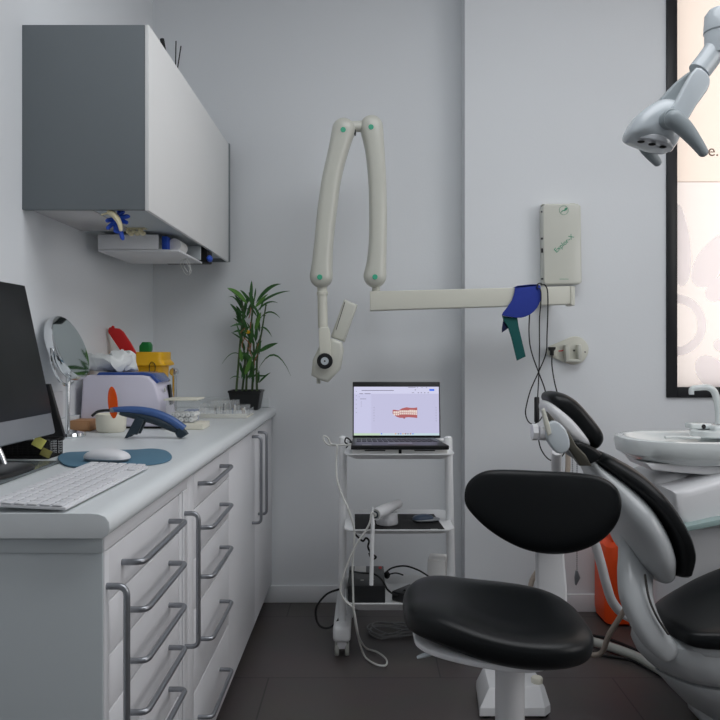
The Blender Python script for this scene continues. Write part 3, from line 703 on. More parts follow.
# ------------------------------------------------------------------ x-ray arm on the wall
YX = 3.05
t = thing('xray_unit', 'wall-mounted warm grey dental x-ray arm folded in an inverted V', 'x-ray unit', P(466, 299, YX))
m = MB(); m.pxprism([(370, 291.3), (572, 286), (572, 304), (370, 310.6)], YX-.035, YX+.035, .004, Yref=YX-.035); m.build('wall_beam', BEIGE2, t)
m = MB(); m.pxprism([(571, 286), (575, 286.5), (575, 305.5), (571, 305)], YX-.04, YX+.04, .002, Yref=YX-.04); m.build('end_plate', BEIGE2, t)
m = MB(); m.box(P(548, 0, YX).x, P(566, 0, YX).x, YX+.03, YP, P(0, 302, YX).z, P(0, 288, YX).z, .004); m.build('wall_bracket', BEIGE, t)
m = MB(); c = P(376, 293, YX); m.cyl((c.x, YX, c.z), .016, .035); m.build('swivel', BEIGE, t)
def bone(cs, rs_, Y, name):
    k = Y/F; MB().ribbon([P(a, b, Y) for a, b in cs], [q*k for q in rs_], [.048 for q in rs_], 2.7).build(name, BEIGE, t)
bone([(371.5, 128), (374.8, 150), (377.2, 180), (378, 210), (377.8, 240), (376.6, 262), (375, 276)], [11.8, 9.9, 9.1, 9.0, 9.0, 9.9, 11.6], YX-.005, 'lower_arm')
bone([(343.6, 130.5), (338, 152), (331.5, 180), (327.3, 210), (324.2, 240), (322.4, 262), (321.3, 276.5)], [11.6, 10.0, 9.6, 9.8, 9.6, 10.3, 11.6], YX-.045, 'upper_arm')
for px, py, Y in ((371, 127.3, YX-.0525), (375, 277, YX-.0525), (343.2, 130, YX-.0925), (319.8, 277.2, YX-.0925)):
    MB().cyl(P(px, py, Y+.004), .0105, .0065, (0, -1, 0), .0005).build('green_dot', GREEN, t, label='mint green dot at the joint')
MB().tube([P(346, 127, YX-.03), P(368, 126, YX-.01)], .022, n=16, smooth=False).build('elbow_link', BEIGE, t)
MB().box(P(353.5, 0, YX-.05).x, P(356, 0, YX-.05).x, YX-.06, YX-.03, P(0, 138, YX).z, P(0, 133.5, YX).z, .002).build('pin', BLACKP, t)
Yh = YX-.045
MB().tube([P(322, 286, Yh), P(322.3, 294, Yh), P(323, 328, Yh)], .0195, n=20, smooth=False).build('down_tube', BEIGE2, t)
MB().lathe([(.0225, 0), (.0225, .012), (.020, .015)], P(322.3, 295, Yh), n=20).build('tube_collar', BEIGE2, t)
h = MB().pxprism([(329, 340), (332, 338), (342, 342.5), (343.5, 350), (340.5, 369), (328, 382.5), (322, 381), (311, 375.5), (312.5, 360), (319, 346)], Yh-.045, Yh+.055, .014, smooth=0, Yref=Yh-.045, rs=4).build('tube_head', BEIGE, t)
MB().pxprism([(344, 299), (357.5, 304.5), (344.5, 342), (330.5, 337)], Yh-.012, Yh+.055, .012, Yref=Yh-.012).build('collimator', BEIGE, h)
MB().pxprism([(344.6, 302), (345.2, 302.2), (336.4, 330), (335.8, 329.8)], Yh-.0135, Yh-.011, 0, Yref=Yh-.012).build('seam_line', GAP, h)
MB().pxprism([(318.5, 330), (321, 327), (328, 327), (330, 330), (331, 356), (329, 366), (320, 366), (319.5, 356)], Yh-.062, Yh-.046, .004, Yref=Yh-.062).build('yoke', BEIGE2, t)
MB().lathe([(.030, 0), (.031, .004), (.031, .014), (.027, .018)], P(325, 361, Yh-.062), (0, -1, 0)).build('knob', BLACKP, t)
MB().lathe([(.016, .015), (.015, .020)], P(325, 361, Yh-.062), (0, -1, 0)).build('knob_cap', LAMPG, t)
MB().lathe([(.0035, .018), (.0035, .0215)], P(325, 361, Yh-.062), (0, -1, 0)).build('knob_screw', GAP, t)
MB().cyl(P(318.5, 383.5, Yh), .008, .02).build('stub', BEIGE, h)

# control box on the wall
Yb = YP-.07
t = thing('xray_control_box', 'tall warm grey control box on the wall above the beam', 'control box', P(561, 285, YP))
MB().pxprism([(543, 207), (545, 203.5), (578, 203.5), (581, 206), (582, 282), (579.5, 284), (546, 284.3), (544, 282)], Yb, YP, .006, Yref=Yb).build('housing', BEIGE, t)
MB().pxprism([(544, 203), (577, 203), (577, 201.9), (572, 201.9), (571, 202.8), (544, 202.8)], Yb+.03, YP, 0, Yref=Yb).build('top_edge', BEIGE2, t)
m = MB(); c = P(563.8, 210.2, Yb-.001)
circ = [c+Vector((.019*math.cos(a), 0, .019*math.sin(a))) for a in [2*PI*k/32 for k in range(32)]]
m.tube(circ, .0008, n=5, seg=1, closed=True)
m.pxprism([(560.5, 213), (562, 210.5), (564, 210), (565, 208), (567.5, 207.8), (566.5, 210), (564.5, 211), (563, 211)], Yb-.0012, Yb, 0, Yref=Yb)
m.build('round_emblem', GREENT, t)
text('Explor-X', 'logo_lettering', GREENT, .028, P(564, 243.5, Yb-.0006), Euler((PI/2, -math.radians(42), 0)), t)
MB().pxprism([(559.5, 278.9), (568.5, 278.9), (568.5, 279.3), (559.5, 279.3)], Yb-.0008, Yb, 0, Yref=Yb).build('fine_print', GREENT, t)
for py_, hh in ((211, .8), (238, 1), (250, 2.2), (278.5, .8)):
    MB().box(P(542.6, 0, Yb).x-.002, P(544.5, 0, Yb).x, Yb+.012, Yb+.022, P(0, py_+hh, Yb).z, P(0, py_-hh, Yb).z, .001).build('screw', BLACKP, t)
# hand-switch holder plate
t = thing('handswitch_holder', 'teardrop grey wall plate with two prongs and a black plug', 'wall holder', P(568, 351, YP))
m = MB(); m.pxprism([(547.5, 347), (560, 341.5), (572, 336.5), (581, 338), (587, 345), (587.3, 353), (582, 361.5), (573, 364.5), (563, 362), (549, 356), (546.8, 352)], YP-.014, YP, .004, smooth=4, Yref=YP); pl = m.build('back_plate', BEIGE2, t)
for a in (565.5, 578):
    m = MB(); m.pxprism([(a, 345), (a+3, 344.3), (a+4, 347), (a+4.2, 361), (a+.5, 361), (a-.5, 348)], YP-.045, YP-.012, .004, Yref=YP-.045); m.build('prong', BEIGE, t)
m = MB(); m.pxprism([(566, 359.5), (582, 359), (582, 362), (566, 362)], YP-.045, YP-.012, .003, Yref=YP-.045); m.build('cradle_rest', BEIGE, t)
m = MB(); m.pxprism([(549.5, 347), (557, 347), (557, 356), (549.5, 356)], YP-.032, YP-.012, .004, Yref=YP-.03); m.build('outlet_box', BEIGE2, t)
MB().cyl(P(574, 350.5, YP-.014), .004, .002, (0, -1, 0), .0004).build('screw', GAP, t); MB().cyl(P(585, 352, YP-.014), .003, .002, (0, -1, 0), .0004).build('screw', GAP, t)
MB().pxprism([(558.5, 350.6), (562, 350.3), (564.5, 349), (564.5, 350.2), (562, 351.2), (558.5, 351.6)], YP-.0148, YP-.0138, 0, Yref=YP-.014).build('red_mark', REDLAB, t)
m = MB(); m.pxprism([(548.8, 347), (555.5, 347), (555.5, 349), (553.8, 351), (553.6, 355.5), (550.6, 355.5), (550.6, 351), (548.8, 349)], YP-.055, YP-.03, .002, Yref=YP-.05); m.tube([P(552, 355, YP-.045), P(552, 366, YP-.05), P(554.5, 382, YP-.08), P(557.5, 394, YP-.15), P(561, 410, YP-.2), P(566, 445, YP-.2), P(560, 458, YP-.2), P(550, 460, YP-.2), P(541, 449, YP-.2), P(537.5, 432, YP-.2)], .0028, n=6)
m.build('plug_cord', CABLEB, label='black plug and thin cord leaving the teardrop wall plate', cat='cord')
# blue cloth collar over the beam
Yc = YX-.046
t = thing('cloth_collar', 'royal blue and dark green cloth collar draped over the x-ray beam', 'cloth', P(523, 286, Yc))
m = MB(); m.pxprism([(515.5, 286.5), (522, 285.2), (538, 284.2), (541, 289), (541, 299), (537, 308), (530, 314.5), (521, 317.8), (511, 317), (502, 315), (506, 309), (512, 300), (514.5, 292)], Yc, Yc+.006, .002, smooth=2, Yref=Yc); m.pxprism([(515.5, 286.5), (538, 284.2), (538, 285.6), (515.5, 287.9)], Yc, YX+.045, 0, Yref=Yc); m.build('blue_panel', BLUECL, t)
m = MB(); m.pxprism([(502.5, 315), (509, 317.5), (518, 317), (519.5, 327), (526.5, 356.5), (517.5, 360.8), (512, 338), (508.5, 327), (504, 320)], Yc+.012, Yc+.018, .002, Yref=Yc); m.build('green_strap', GREENCL, t, label='dark green hanging strap')
m = MB(); m.pxprism([(505, 316), (517, 317.5), (516, 323), (508, 329), (503, 332.5), (503, 328)], Yc+.022, Yc+.028, .002, Yref=Yc); m.build('navy_fold', NAVY, t)
# hand switch cord
Yk = YX-.052
t = thing('xray_handswitch', 'black x-ray hand switch hanging on a looped cord from beam', 'hand switch', P(537, 420, Yk))
m = MB(); q = [(540, 320), (529, 316), (529, 332), (530, 345), (533, 357), (538.5, 372), (545, 390), (546, 402), (544, 414)]
m.tube([P(531, 305, Yc+.1), P(529.8, 312, Yc+.05), P(529.3, 320, Yc+.036)] + [P(a, b, Yk+.03) for a, b in q[2:]], .0026, n=6)
m.tube([P(537, 288, Yc-.004), P(540.5, 290, Yk-.003), P(541, 300, Yk), P(539.5, 320, Yk), P(539.5, 350, Yk), P(538.8, 375, Yk), P(537.6, 398, Yk)], .0026, n=6)
m.tube([P(541, 285, YX-.01), P(544.5, 284.8, YX-.046), P(547.5, 291, Yk), P(547.8, 310, Yk), P(547, 335, Yk), P(546, 353, Yk), P(539, 371, Yk), P(531, 389, Yk), P(527, 403, Yk), P(525.5, 413, Yk), P(528, 421, Yk), P(533, 424, Yk), P(540, 420, Yk), P(544, 413, Yk+.02)], .0026, n=6)
m.tube([P(537, 288, Yc-.004), P(538, 284, Yc-.001), P(541, 283.3, YX-.02), P(541, 285, YX-.01)], .0026, n=6)
m.build('cord', CABLEB, t)
MB().lathe([(.007, 0), (.0105, .004), (.0105, .098), (.008, .102)], P(536.8, 422.5, Yk), n=16).build('switch_body', BLACKP, t)

# ------------------------------------------------------------------ white trolley
t = thing('trolley', 'white three-shelf wheeled trolley standing before the back wall', 'trolley', (.12, 2.9, 0))
TXL, TXR = -.090, .328
for X, dx in ((TXL, -.002), (TXR, .016)):
    MB().lathe([(.0150, 0), (.0155, .01), (.0155, .70), (.0145, .708), (.008, .713)], (X, 2.85, .105), (-dx/.71, 0, 1), 20).build('post', CART, t)
    X2 = X+dx*0
    f = MB().box(X2-.033, X2+.033, 2.775, 3.22, .060, .118, .014, 3).build('foot', CART, t)
    rp = (.014, .040) if X < 0 else (-.004, .018)
    MB().box(X2+rp[0], X2+rp[1], 2.92, 2.95, .10, .215, .006, 2).build('shelf_bracket', CART, t)
    for yy in (2.81, 3.18):
        c = MB().box(X2-.018, X2+.018, yy-.02, yy+.02, .030, .061, .006, 2).build('castor', DWHITE, t)
        m = MB()
        for s_ in (-1, 1): m.cyl((X2+s_*.019-.008, yy, .0265), .0263, .016, (1, 0, 0), .004)
        m.build('wheel', GREYH, c)
def tray(z0, z1, name='shelf', x0=-.078, x1=.318, y0=2.68, y1=3.02):
    m = MB(); r = lambda i, z: rrect((x1-x0)/2-i, (y1-y0)/2-i, z, ((x0+x1)/2, (y0+y1)/2), 5, .03)
    m.rings([r(.030, z0-.006), r(.0, z1-.004), r(0, z1), r(.004, z1), r(.030, z0+.003)]); return m.build(name, CART, t)
tray(.757, .774); tray(.487, .503); tray(.211, .240)
MB().tube([(TXL, 2.97, .765), (TXL, 2.97, .79), (TXR, 2.97, .79), (TXR, 2.97, .765)], .006, smooth=False).build('rear_rail', CART, t)
# spacer boxes and laptop
for k, (a, b) in enumerate(((-.050, .118), (.130, .296))):
    o = thing('flat_box', 'flat white box under the laptop, ' + ('left' if k == 0 else 'right')+' of the black gap', 'box', ((a+b)/2, 2.80, .7605), 'flat boxes under the laptop')
    MB().box(a, b, 2.715, 2.96, .7605, .7865, .002).build('carton', PAPER, o)
    MB().box(a+.045, a+.12, 2.7138, 2.7155, .779, .783, 0).build('printed_line', GAP, o)
m = MB(); m.box(.119, .129, 2.72, 2.95, .7605, .7865, .001); m.build('rubber_spacer', BLACKM, label='black rubber spacer between the two flat white boxes', cat='spacer')
LZ = .7868
t = thing('laptop', 'open black laptop showing a dental scan on top shelf', 'laptop', (.12, 2.8, LZ))
bo = [(-.050, 2.93), (.262, 2.93), (.296, 2.692), (-.055, 2.692)]
MB().prism([(-.052, 2.935), (.268, 2.935), (.298, 2.690), (-.054, 2.690)], (0, 0, 0), (1, 0, 0), (0, 1, 0), (0, 0, 1), LZ, LZ+.016, .004).build('base', BLACKP, t)
m = MB()
for r_ in range(5):
    for c_ in range(15):
        y = 2.885-r_*.019; x = -.035+c_*.0192+(r_*.0003*c_); m.box(x, x+.016, y-.014, y, LZ+.0155, LZ+.0175, .0005, 1)
m.build('keyboard', mat('laptop_keys', (34, 36, 40), .5, var=0), t)
MB().box(.08, .17, 2.705, 2.775, LZ+.0155, LZ+.0166, .001).build('touchpad', mat('touchpad', (30, 31, 34), .3, var=0), t)
MB().box(-.015, .02, 2.70, 2.706, LZ+.0155, LZ+.0165, 0).build('maker_mark', GREYH, t)
LW, LH = .3465, .222
LM = Matrix.Translation((-.053, 2.95, LZ+.012)) @ Matrix.Rotation(math.radians(-8), 4, 'X')    # local x width, z height
def LP(u, v, d=0): return LM @ Vector((u, -d, v))
m = MB(); m.box(0, LW, -.003, .005, 0, LH, .004, M=LM); sc = m.build('screen_lid', BLACKP, t)
def emis(name, rgb, s=.75):
    mm = bpy.data.materials.new(name); mm.use_nodes = True; nt = mm.node_tree; nt.nodes.clear()
    o = nt.nodes.new('ShaderNodeOutputMaterial'); e = nt.nodes.new('ShaderNodeEmission'); e.inputs[0].default_value = (*s2l([v/255 for v in rgb]), 1); e.inputs[1].default_value = s
    nt.links.new(e.outputs[0], o.inputs[0]); return mm
EM = [emis('screen_lavender', (186, 185, 213), 1), emis('screen_bar', (200, 200, 225), 1), emis('screen_side', (191, 191, 219), 1), emis('screen_task', (186, 206, 212), 1), emis('screen_blue', (60, 110, 225), 1),
      emis('screen_text', (110, 108, 130), 1), emis('gum_pink', (168, 96, 98), 1), emis('tooth_ivory', (222, 208, 200), 1), emis('gum_dark', (140, 66, 70), 1), emis('screen_green', (184, 206, 182), 1), emis('icon_orange', (220, 160, 90), 1)]
m = MB(); mx_, mz0, mz1 = .005, .010, .202
def rect(u0, u1, v0, v1, mi, d): m.mi = mi; m.quad(LP(u0, v0, d), LP(u1, v0, d), LP(u1, v1, d), LP(u0, v1, d))
UU = lambda p: mx_+(p-79)/(645-79)*(LW-2*mx_); VV = lambda p: mz0+(395-p)/(395-83)*(mz1-mz0)
rect(mx_, LW-mx_, mz0, mz1, 0, .0034)
rect(mx_, LW-mx_, VV(128), mz1, 1, .0037); rect(mx_, UU(195), VV(378), VV(128), 2, .0037)
rect(UU(79), UU(255), VV(395), VV(381), 9, .0037); rect(UU(255), LW-mx_, VV(395), VV(381), 3, .0037)
rect(UU(582), UU(615), VV(110), VV(98), 4, .0040)
for a, b, c, d in [(130, 345, 109, 105), (440, 490, 89, 86), (500, 506, 90, 86), (530, 536, 90, 86), (560, 566, 90, 86), (485, 492, 106, 101), (115, 140, 130, 126), (150, 190, 130, 126), (465, 480, 123, 120), (505, 512, 124, 119), (525, 532, 124, 119), (548, 555, 124, 119), (570, 577, 124, 119), (120, 160, 163, 160), (112, 116, 150, 147)]:
    rect(UU(a), UU(b), VV(c), VV(d), 5, .0040)
for k in range(6): rect(UU(93), UU(97), VV(112+k*27+4), VV(112+k*27), 5, .0040)
for k in range(3): rect(UU(126), UU(131), VV(180+k*13+3), VV(180+k*13), 5, .0040)
for k in range(6): rect(UU(211), UU(215), VV(215+k*17+4), VV(215+k*17), 5, .0040); rect(UU(623), UU(627), VV(215+k*17+4), VV(215+k*17), 5, .0040)
for k, (a, mi) in enumerate([(262, 4), (356, 10), (374, 5), (390, 4), (404, 10), (421, 8), (437, 5), (454, 6), (470, 4)]): rect(UU(a-4), UU(a+4), VV(388), VV(381), mi, .0040)
# jaw scan
top = [(337, 232), (350, 231), (375, 236), (400, 222), (430, 215), (455, 219), (480, 219), (500, 216)]
bot = [(500, 284), (470, 281), (440, 279), (410, 283), (385, 283), (360, 275), (345, 262), (336, 255)]
m.mi = 6; vs_ = [m.bm.verts.new(LP(UU(a), VV(b), .0040)) for a, b in top+bot]; m.face(vs_)
rect(UU(408), UU(418), VV(288), VV(282), 8, .0041); rect(UU(390), UU(408), VV(250), VV(238), 8, .0041)
for k in range(12):
    a = 342+k*13.2; up = 247-3*math.sin(k/11*PI) if k > 2 else 250; hgt = 11 if k < 8 else 15
    rect(UU(a), UU(a+11), VV(up+4), VV(up-hgt+2), 7, .0042); rect(UU(a+1), UU(a+11), VV(up+17), VV(up+6), 7, .0042)
m.build('display', EM, sc)
m = MB(); m.tube([P(352, 443, 2.8), P(349, 439, 2.81), P(346, 438, 2.82), P(345, 442, 2.82), P(348, 445, 2.8), P(346, 448, 2.85)], .0028, n=6); m.tube([P(352, 442, 2.8), P(349.5, 442, 2.8)], .004, n=6, smooth=False)
m.build('charger_plug', CABLEB, label='short black plug lead at the left side of the laptop', cat='plug')
# middle shelf
m = MB(); m.prism([(-.045, 2.985), (.27, 2.985), (.288, 2.715), (-.040, 2.715)], (0, 0, 0), (1, 0, 0), (0, 1, 0), (0, 0, 1), .4905, .4925, .0005)
m.build('desk_mat', BLACKM, label='thin black mat covering the middle trolley shelf', cat='mat')
MB().box(.235, .262, 2.725, 2.734, .4924, .4930, 0).build('mat_mark', GREYH, bpy.data.objects['desk_mat']); MB().box(-.025, .0, 2.722, 2.728, .4924, .4930, 0).build('mat_mark', GREYH, bpy.data.objects['desk_mat'])
t = thing('intraoral_scanner', 'white handheld intraoral scanner resting in its round cradle', 'dental scanner', P(386, 520, 2.81))
cc = P(387, 0, 2.82); MB().lathe([(.040, 0), (.042, .003), (.040, .030), (.038, .045)], (cc.x, 2.82, .4926)).build('cradle', DWHITE, t)
a_ = P(375.5, 514.5, 2.71); b_ = P(399, 507, 2.86); b_.z = a_.z+.010
m = MB(); m.tube([a_, a_.lerp(b_, .5), b_], lambda q: .022-.010*max(0, q-.45), n=16, flat=.95); m.build('scanner_body', DWHITE, t)
dd = (b_-a_).normalized(); MB().lathe([(.0195, -.001), (.0195, .001)], a_, dd, 8).build('end_ring', GREYH, t); MB().lathe([(.0135, -.004), (.0135, .001)], a_, dd, 8).build('end_socket', DKTEAL, t)
MB().lathe([(.007, -.012), (.009, -.002)], a_, dd, 8).build('cable_boot', GREYH, t)
t = thing('small_mouse', 'dark blue and silver mouse on the black shelf mat', 'mouse', P(426, 518, 2.86))
cm = P(426, 0, 2.86).x; o2 = [(-.052, 0), (-.04, .024), (.0, .030), (.04, .022), (.055, 0), (.04, -.022), (0, -.03), (-.04, -.024)]
MB().pillow(o2, (cm, 2.86, .5004), (.97, .2, 0), (-.2, .97, 0), (0, 0, 1), .004, .0078, 3).build('base', ALU, t)
MB().pillow([(a*.78-.012, b*.85) for a, b in o2], (cm, 2.86, .502), (.97, .2, 0), (-.2, .97, 0), (0, 0, 1), .018, .002, 2.2).build('top_shell', mat('blue_grey_shell', (60, 76, 96), .35, var=0), t)
m = MB(); m.tube([P(372.8, 524, 2.662), P(372, 550, 2.662), P(371.3, 585, 2.662)], .0075, n=10, smooth=False)
m.lathe([(.0075, 0), (.003, .03), (.002, .06)], P(372.8, 524, 2.662), (0, .1, .7), 8); m.build('white_stylus', CART, label='straight white rod hanging in front of the trolley shelf', cat='rod')
# lower shelf
t = thing('power_box', 'black box with a white sticker on the bottom trolley shelf', 'box', (0, 2.85, .2195))
MB().box(-.066, .070, 2.727, 2.98, .2145, .287, .003).build('box_body', BLACKP, t)
MB().box(-.045, .0, 2.90, 2.975, .2868, .2878, 0).build('sticker', PAPER, t); MB().box(-.040, .0, 2.885, 2.895, .2868, .2878, 0).build('sticker', GREYH, t)
MB().box(.05, .062, 2.94, 2.97, .2868, .2878, 0).build('red_sticker', REDLAB, t); MB().box(-.02, -.008, 2.79, 2.80, .2868, .2878, 0).build('print_mark', GREYH, t); MB().box(.012, .03, 2.80, 2.808, .2868, .2878, 0).build('print_mark', GREYH, t)
m = MB(); m.box(-.055, .055, -.033, .033, 0, .036, .005, M=Matrix.Translation((.155, 2.80, .2170)) @ Matrix.Rotation(math.radians(50), 4, 'Z')); m.build('power_adapter', BLACKP, label='black brick power adapter on the bottom trolley shelf', cat='power adapter')
m = MB(); m.box(.100, .300, 2.72, 2.88, .2145, .2158, 0, M=Matrix.Translation((0, 0, 0))); m.build('paper_sheet', PAPER, label='loose white paper under the adapter on the bottom shelf', cat='paper')
t = thing('white_carton', 'small white carton standing at the right of the bottom shelf', 'box', (.285, 2.9, .2195))
MB().box(-.034, .034, -.050, .050, .0, .130, .002, M=Matrix.Translation((.278, 2.90, .2148)) @ Matrix.Rotation(math.radians(-12), 4, 'Z')).build('carton_body', PAPER, t)
m = MB(); m.tube([P(350, 571, 2.9), P(362, 573, 2.78), P(374, 574, 2.76), P(382, 580, 2.74), P(388, 590, 2.75), P(397, 595, 2.76), P(405, 590, 2.78)], .0035); m.tube([P(384, 574, 2.9), P(392, 568, 2.9), P(405, 566, 2.88), P(418, 570, 2.86), P(428, 576, 2.82), P(436, 581, 2.78)], .0032)
m.ell(P(387, 575, 2.92), .012, .018, .014); m.tube([P(384, 576, 2.92), P(395, 573, 2.9), P(403, 575, 2.85)], .0028)
m.build('black_power_cords', CABLEB, label='black power cords tangled around the boxes on bottom shelf', cat='cord')
m = MB(); m.tube([P(355, 534, 2.70), P(359, 538, 2.70), P(363, 541, 2.70), P(366, 538, 2.70), P(369, 541, 2.70), P(368, 547, 2.70), P(371, 553, 2.70), P(376, 557, 2.70), P(372, 559, 2.70), P(369, 553, 2.70)], .0038); m.build('cable_tie', CABLEB, label='black curled cable end dangling below the middle shelf', cat='cord')
m = MB(); m.tube([P(340, 589, 2.80), P(327, 594, 2.82), P(317, 606, 2.82), P(316, 617, 2.82), P(320, 626, 2.82), P(328, 628, 2.82), P(336, 623, 2.84), P(342, 613, 2.86)], .0042); m.build('black_cord_loop', CABLEB, label='black cord looping out to the left of the trolley', cat='cord')
m = MB()
for k, r_ in enumerate((0, .006, -.007, .012)):
    Yk2 = 3.02+.01*k; m.tube([(.06+r_, Yk2-.06, .006+.004*k), (.03+r_, Yk2-.04, .008+.005*k), (.012+r_, Yk2, .012+.004*k), (.03+r_, Yk2+.045, .012+.003*k), (.09, Yk2+.05-r_, .010+.004*k), (.16, Yk2+.02+r_, .01+.004*k), (.22+r_, Yk2, .01), (.16, Yk2-.04+r_, .01+.003*k), (.10, Yk2-.055-r_, .010+.002*k)], .0032, closed=True)
m.build('cable_coil', CABLEG, label='coiled grey cable lying on floor beneath the trolley', cat='cable')
m = MB(); Yw = 2.645
fl = lambda px, py: Vector(((px-366)*((H-.012)*F/(py-350))/F, (H-.012)*F/(py-350), .012))
m.tube([P(352, 445, 2.75), P(340, 445, 2.76), P(329, 445, 2.76), P(324, 440, 2.76), P(324, 436, 2.76), P(328, 438, 2.76), P(331, 444, 2.76), P(337, 446, 2.75), P(336.5, 460, 2.74), P(337, 478, 2.70), P(341, 492, 2.68), P(348, 508, Yw), P(354, 528, Yw), P(354, 545, Yw), P(352.5, 565, Yw), P(353, 590, Yw), P(354, 612, Yw), P(357, 632, 2.68), fl(364, 655), fl(375, 664), fl(385.5, 665.5), fl(386, 659), fl(377, 652), fl(366, 648), P(359, 637, 2.68), P(356, 622, Yw), P(353, 608, Yw), P(346, 602, Yw), P(340.5, 592, Yw), P(342, 580, Yw), P(349, 560, Yw), P(357, 543, Yw), P(365, 532, Yw), P(370, 522, Yw), P(371.5, 513, Yw), P(375, 514, 2.68)], .0036, n=6, seg=6)
m.build('scanner_cable', CABLEW, label='long white cable drooping from scanner down to the floor', cat='cable')

# ------------------------------------------------------------------ stool
Ys = 1.70
t = thing('dentist_stool', 'black padded dentist stool with low backrest on white column', 'stool', (.33, Ys, 0))
sc_ = Vector((.292, Ys, .530)); tilt = math.radians(4)
u_ = Vector((math.cos(tilt), -.0, -math.sin(tilt))); v_ = Vector((0, math.cos(.03), math.sin(.03))); n_ = u_.cross(v_).normalized()
so = [(-.208, .00), (-.203, .07), (-.165, .13), (-.10, .165), (0, .175), (.09, .16), (.16, .12), (.197, .06), (.204, -.02), (.197, -.09), (.163, -.150), (.10, -.178), (.02, -.176), (-.07, -.155), (-.155, -.115), (-.2, -.065)]
def sw(a, b): return .012*math.exp(-((a+.16)/.09)**2)-.014*math.exp(-((a-.03)**2/.008+(b+.07)**2/.01))+.012*math.exp(-((b-.13)/.07)**2)
MB().pillow(so, sc_, u_, v_, n_, .042, .040, 3.4, smooth=5, warp=sw, K=14).build('seat', VINYL, t)
MB().pillow([(a*.74-.03, b*.76-.022) for a, b in so], sc_-n_*.036, u_, v_, n_, .010, .014, 4).build('seat_pan', DWHITE, t)
bdir = Vector((.56, .83, 0)); bc_ = Vector((.455, 1.92, .735))
bu = Vector((.93, -.36, 0)).normalized(); bn = Vector((-.36, -.93, .0)).normalized(); bv = Vector((.05, .10, .99)).normalized()
pxb = [(468, 497), (470, 482), (481, 472), (498, 469), (540, 471), (575, 473), (600, 477), (616, 487), (622, 502), (619, 520), (606, 537), (585, 549), (560, 553.5), (535, 551), (512, 542), (490, 527), (473, 509)]
bo = []
for a, b in pxb:
    ray = Vector(((a-366)/F, 1, -(b-350)/F)); den = ray.dot(bn); s_ = (bc_-Vector((0, 0, H))).dot(bn)/den; q = Vector((0, 0, H))+ray*s_-bc_; bo.append((q.dot(bu), q.dot(bv)))
bn2 = bu.cross(bv).normalized(); bn2 = bn2 if bn2.y < 0 else -bn2
MB().pillow(bo, bc_, bu, bv, bn2, .026, .026, 3.2, smooth=5, warp=lambda a, b: 1.0*a*a, K=12).build('backrest', VINYL, t)
m = MB(); m.rings([rrect(w_, d_, z, (x, y), 4, .008) for w_, d_, z, x, y in [(.040, .012, .46, .482, 1.95), (.040, .012, .53, .483, 1.958), (.038, .012, .58, .482, 1.966), (.036, .012, .66, .480, 1.968)]]); m.build('back_post', DWHITE, t)
m = MB(); m.tube([(.47, 1.925, .46), (.44, 1.86, .452), (.38, 1.78, .45), (.33, 1.72, .452)], .018, n=10); m.build('back_bar', DWHITE, t)
MB().cyl((.326, Ys, .06), .033, .40).build('column', DWHITE, t)
m = MB(); m.tube([P(450, 650, 1.62), P(438, 650, 1.62), P(428, 654, 1.62), P(417, 657.5, 1.62)], lambda q: .005+.004*math.sin(q*PI), n=8, flat=.6); m.build('lever', LAMPG, t)
MB().lathe([(.045, .05), (.045, .09), (.034, .11)], (.326, Ys, 0)).build('hub', DWHITE, t)
for k in range(5):
    a = 2*PI*k/5+.3; d = Vector((math.cos(a), math.sin(a), 0)); c = Vector((.326, Ys, .075))
    m = MB(); m.tube([c+d*.03, c+d*.15+Vector((0, 0, -.008)), c+d*.26+Vector((0, 0, -.014))], lambda q: .02-.007*q, n=10); lg = m.build('leg', DWHITE, t)
    e = c+d*.255; m = MB(); pr = d.cross(Vector((0, 0, 1)))
    for s_ in (-1, 1): m.cyl(Vector((e.x, e.y, .0255))+pr*(s_*.012-.006), .025, .012, pr)
    m.build('castor', BLACKP, lg)

# ------------------------------------------------------------------ foot control on the floor
t = thing('foot_control', 'white angular foot control with a round knob on the floor', 'foot control', (.45, 2.4, 0))
m = MB()
bot = [(.352, 2.325), (.37, 2.52), (.52, 2.52), (.573, 2.48), (.578, 2.35), (.555, 2.325)]
tp = [(.382, 2.35), (.39, 2.51), (.50, 2.51), (.562, 2.47), (.566, 2.38), (.55, 2.365)]
m.rings([[Vector((a, b, .010)) for a, b in bot], [Vector((a, b, .022)) for a, b in bot], [Vector((a*.95+c*.05, b*.95+d*.05, .034)) for (a, b), (c, d) in zip(bot, tp)], [Vector((a, b, .078+.02*(b-2.37)/.17*0)) for a, b in tp], [Vector(((a-.48)*.94+.48, (b-2.45)*.94+2.45, .084)) for a, b in tp]])
m.build('housing', DWHITE, t, ang=25)
MB().lathe([(.018, 0), (.019, .012), (.016, .017), (.008, .018)], (.546, 2.395, .084)).build('knob', CREAM, t)
MB().lathe([(.005, 0), (.005, .012), (.012, .014), (.012, .02)], (.53, 2.47, .084)).build('pin', GREYH, t)
MB().cyl((.45, 2.323, .045), .014, .006, (0, -1, 0)).build('port', LAMPD, t)
m = MB()
for a, b in ((.375, 2.35), (.552, 2.35), (.39, 2.49), (.55, 2.46)): m.cyl((a, b, 0), .018, .016)
m.build('rubber_feet', BLACKM, t)

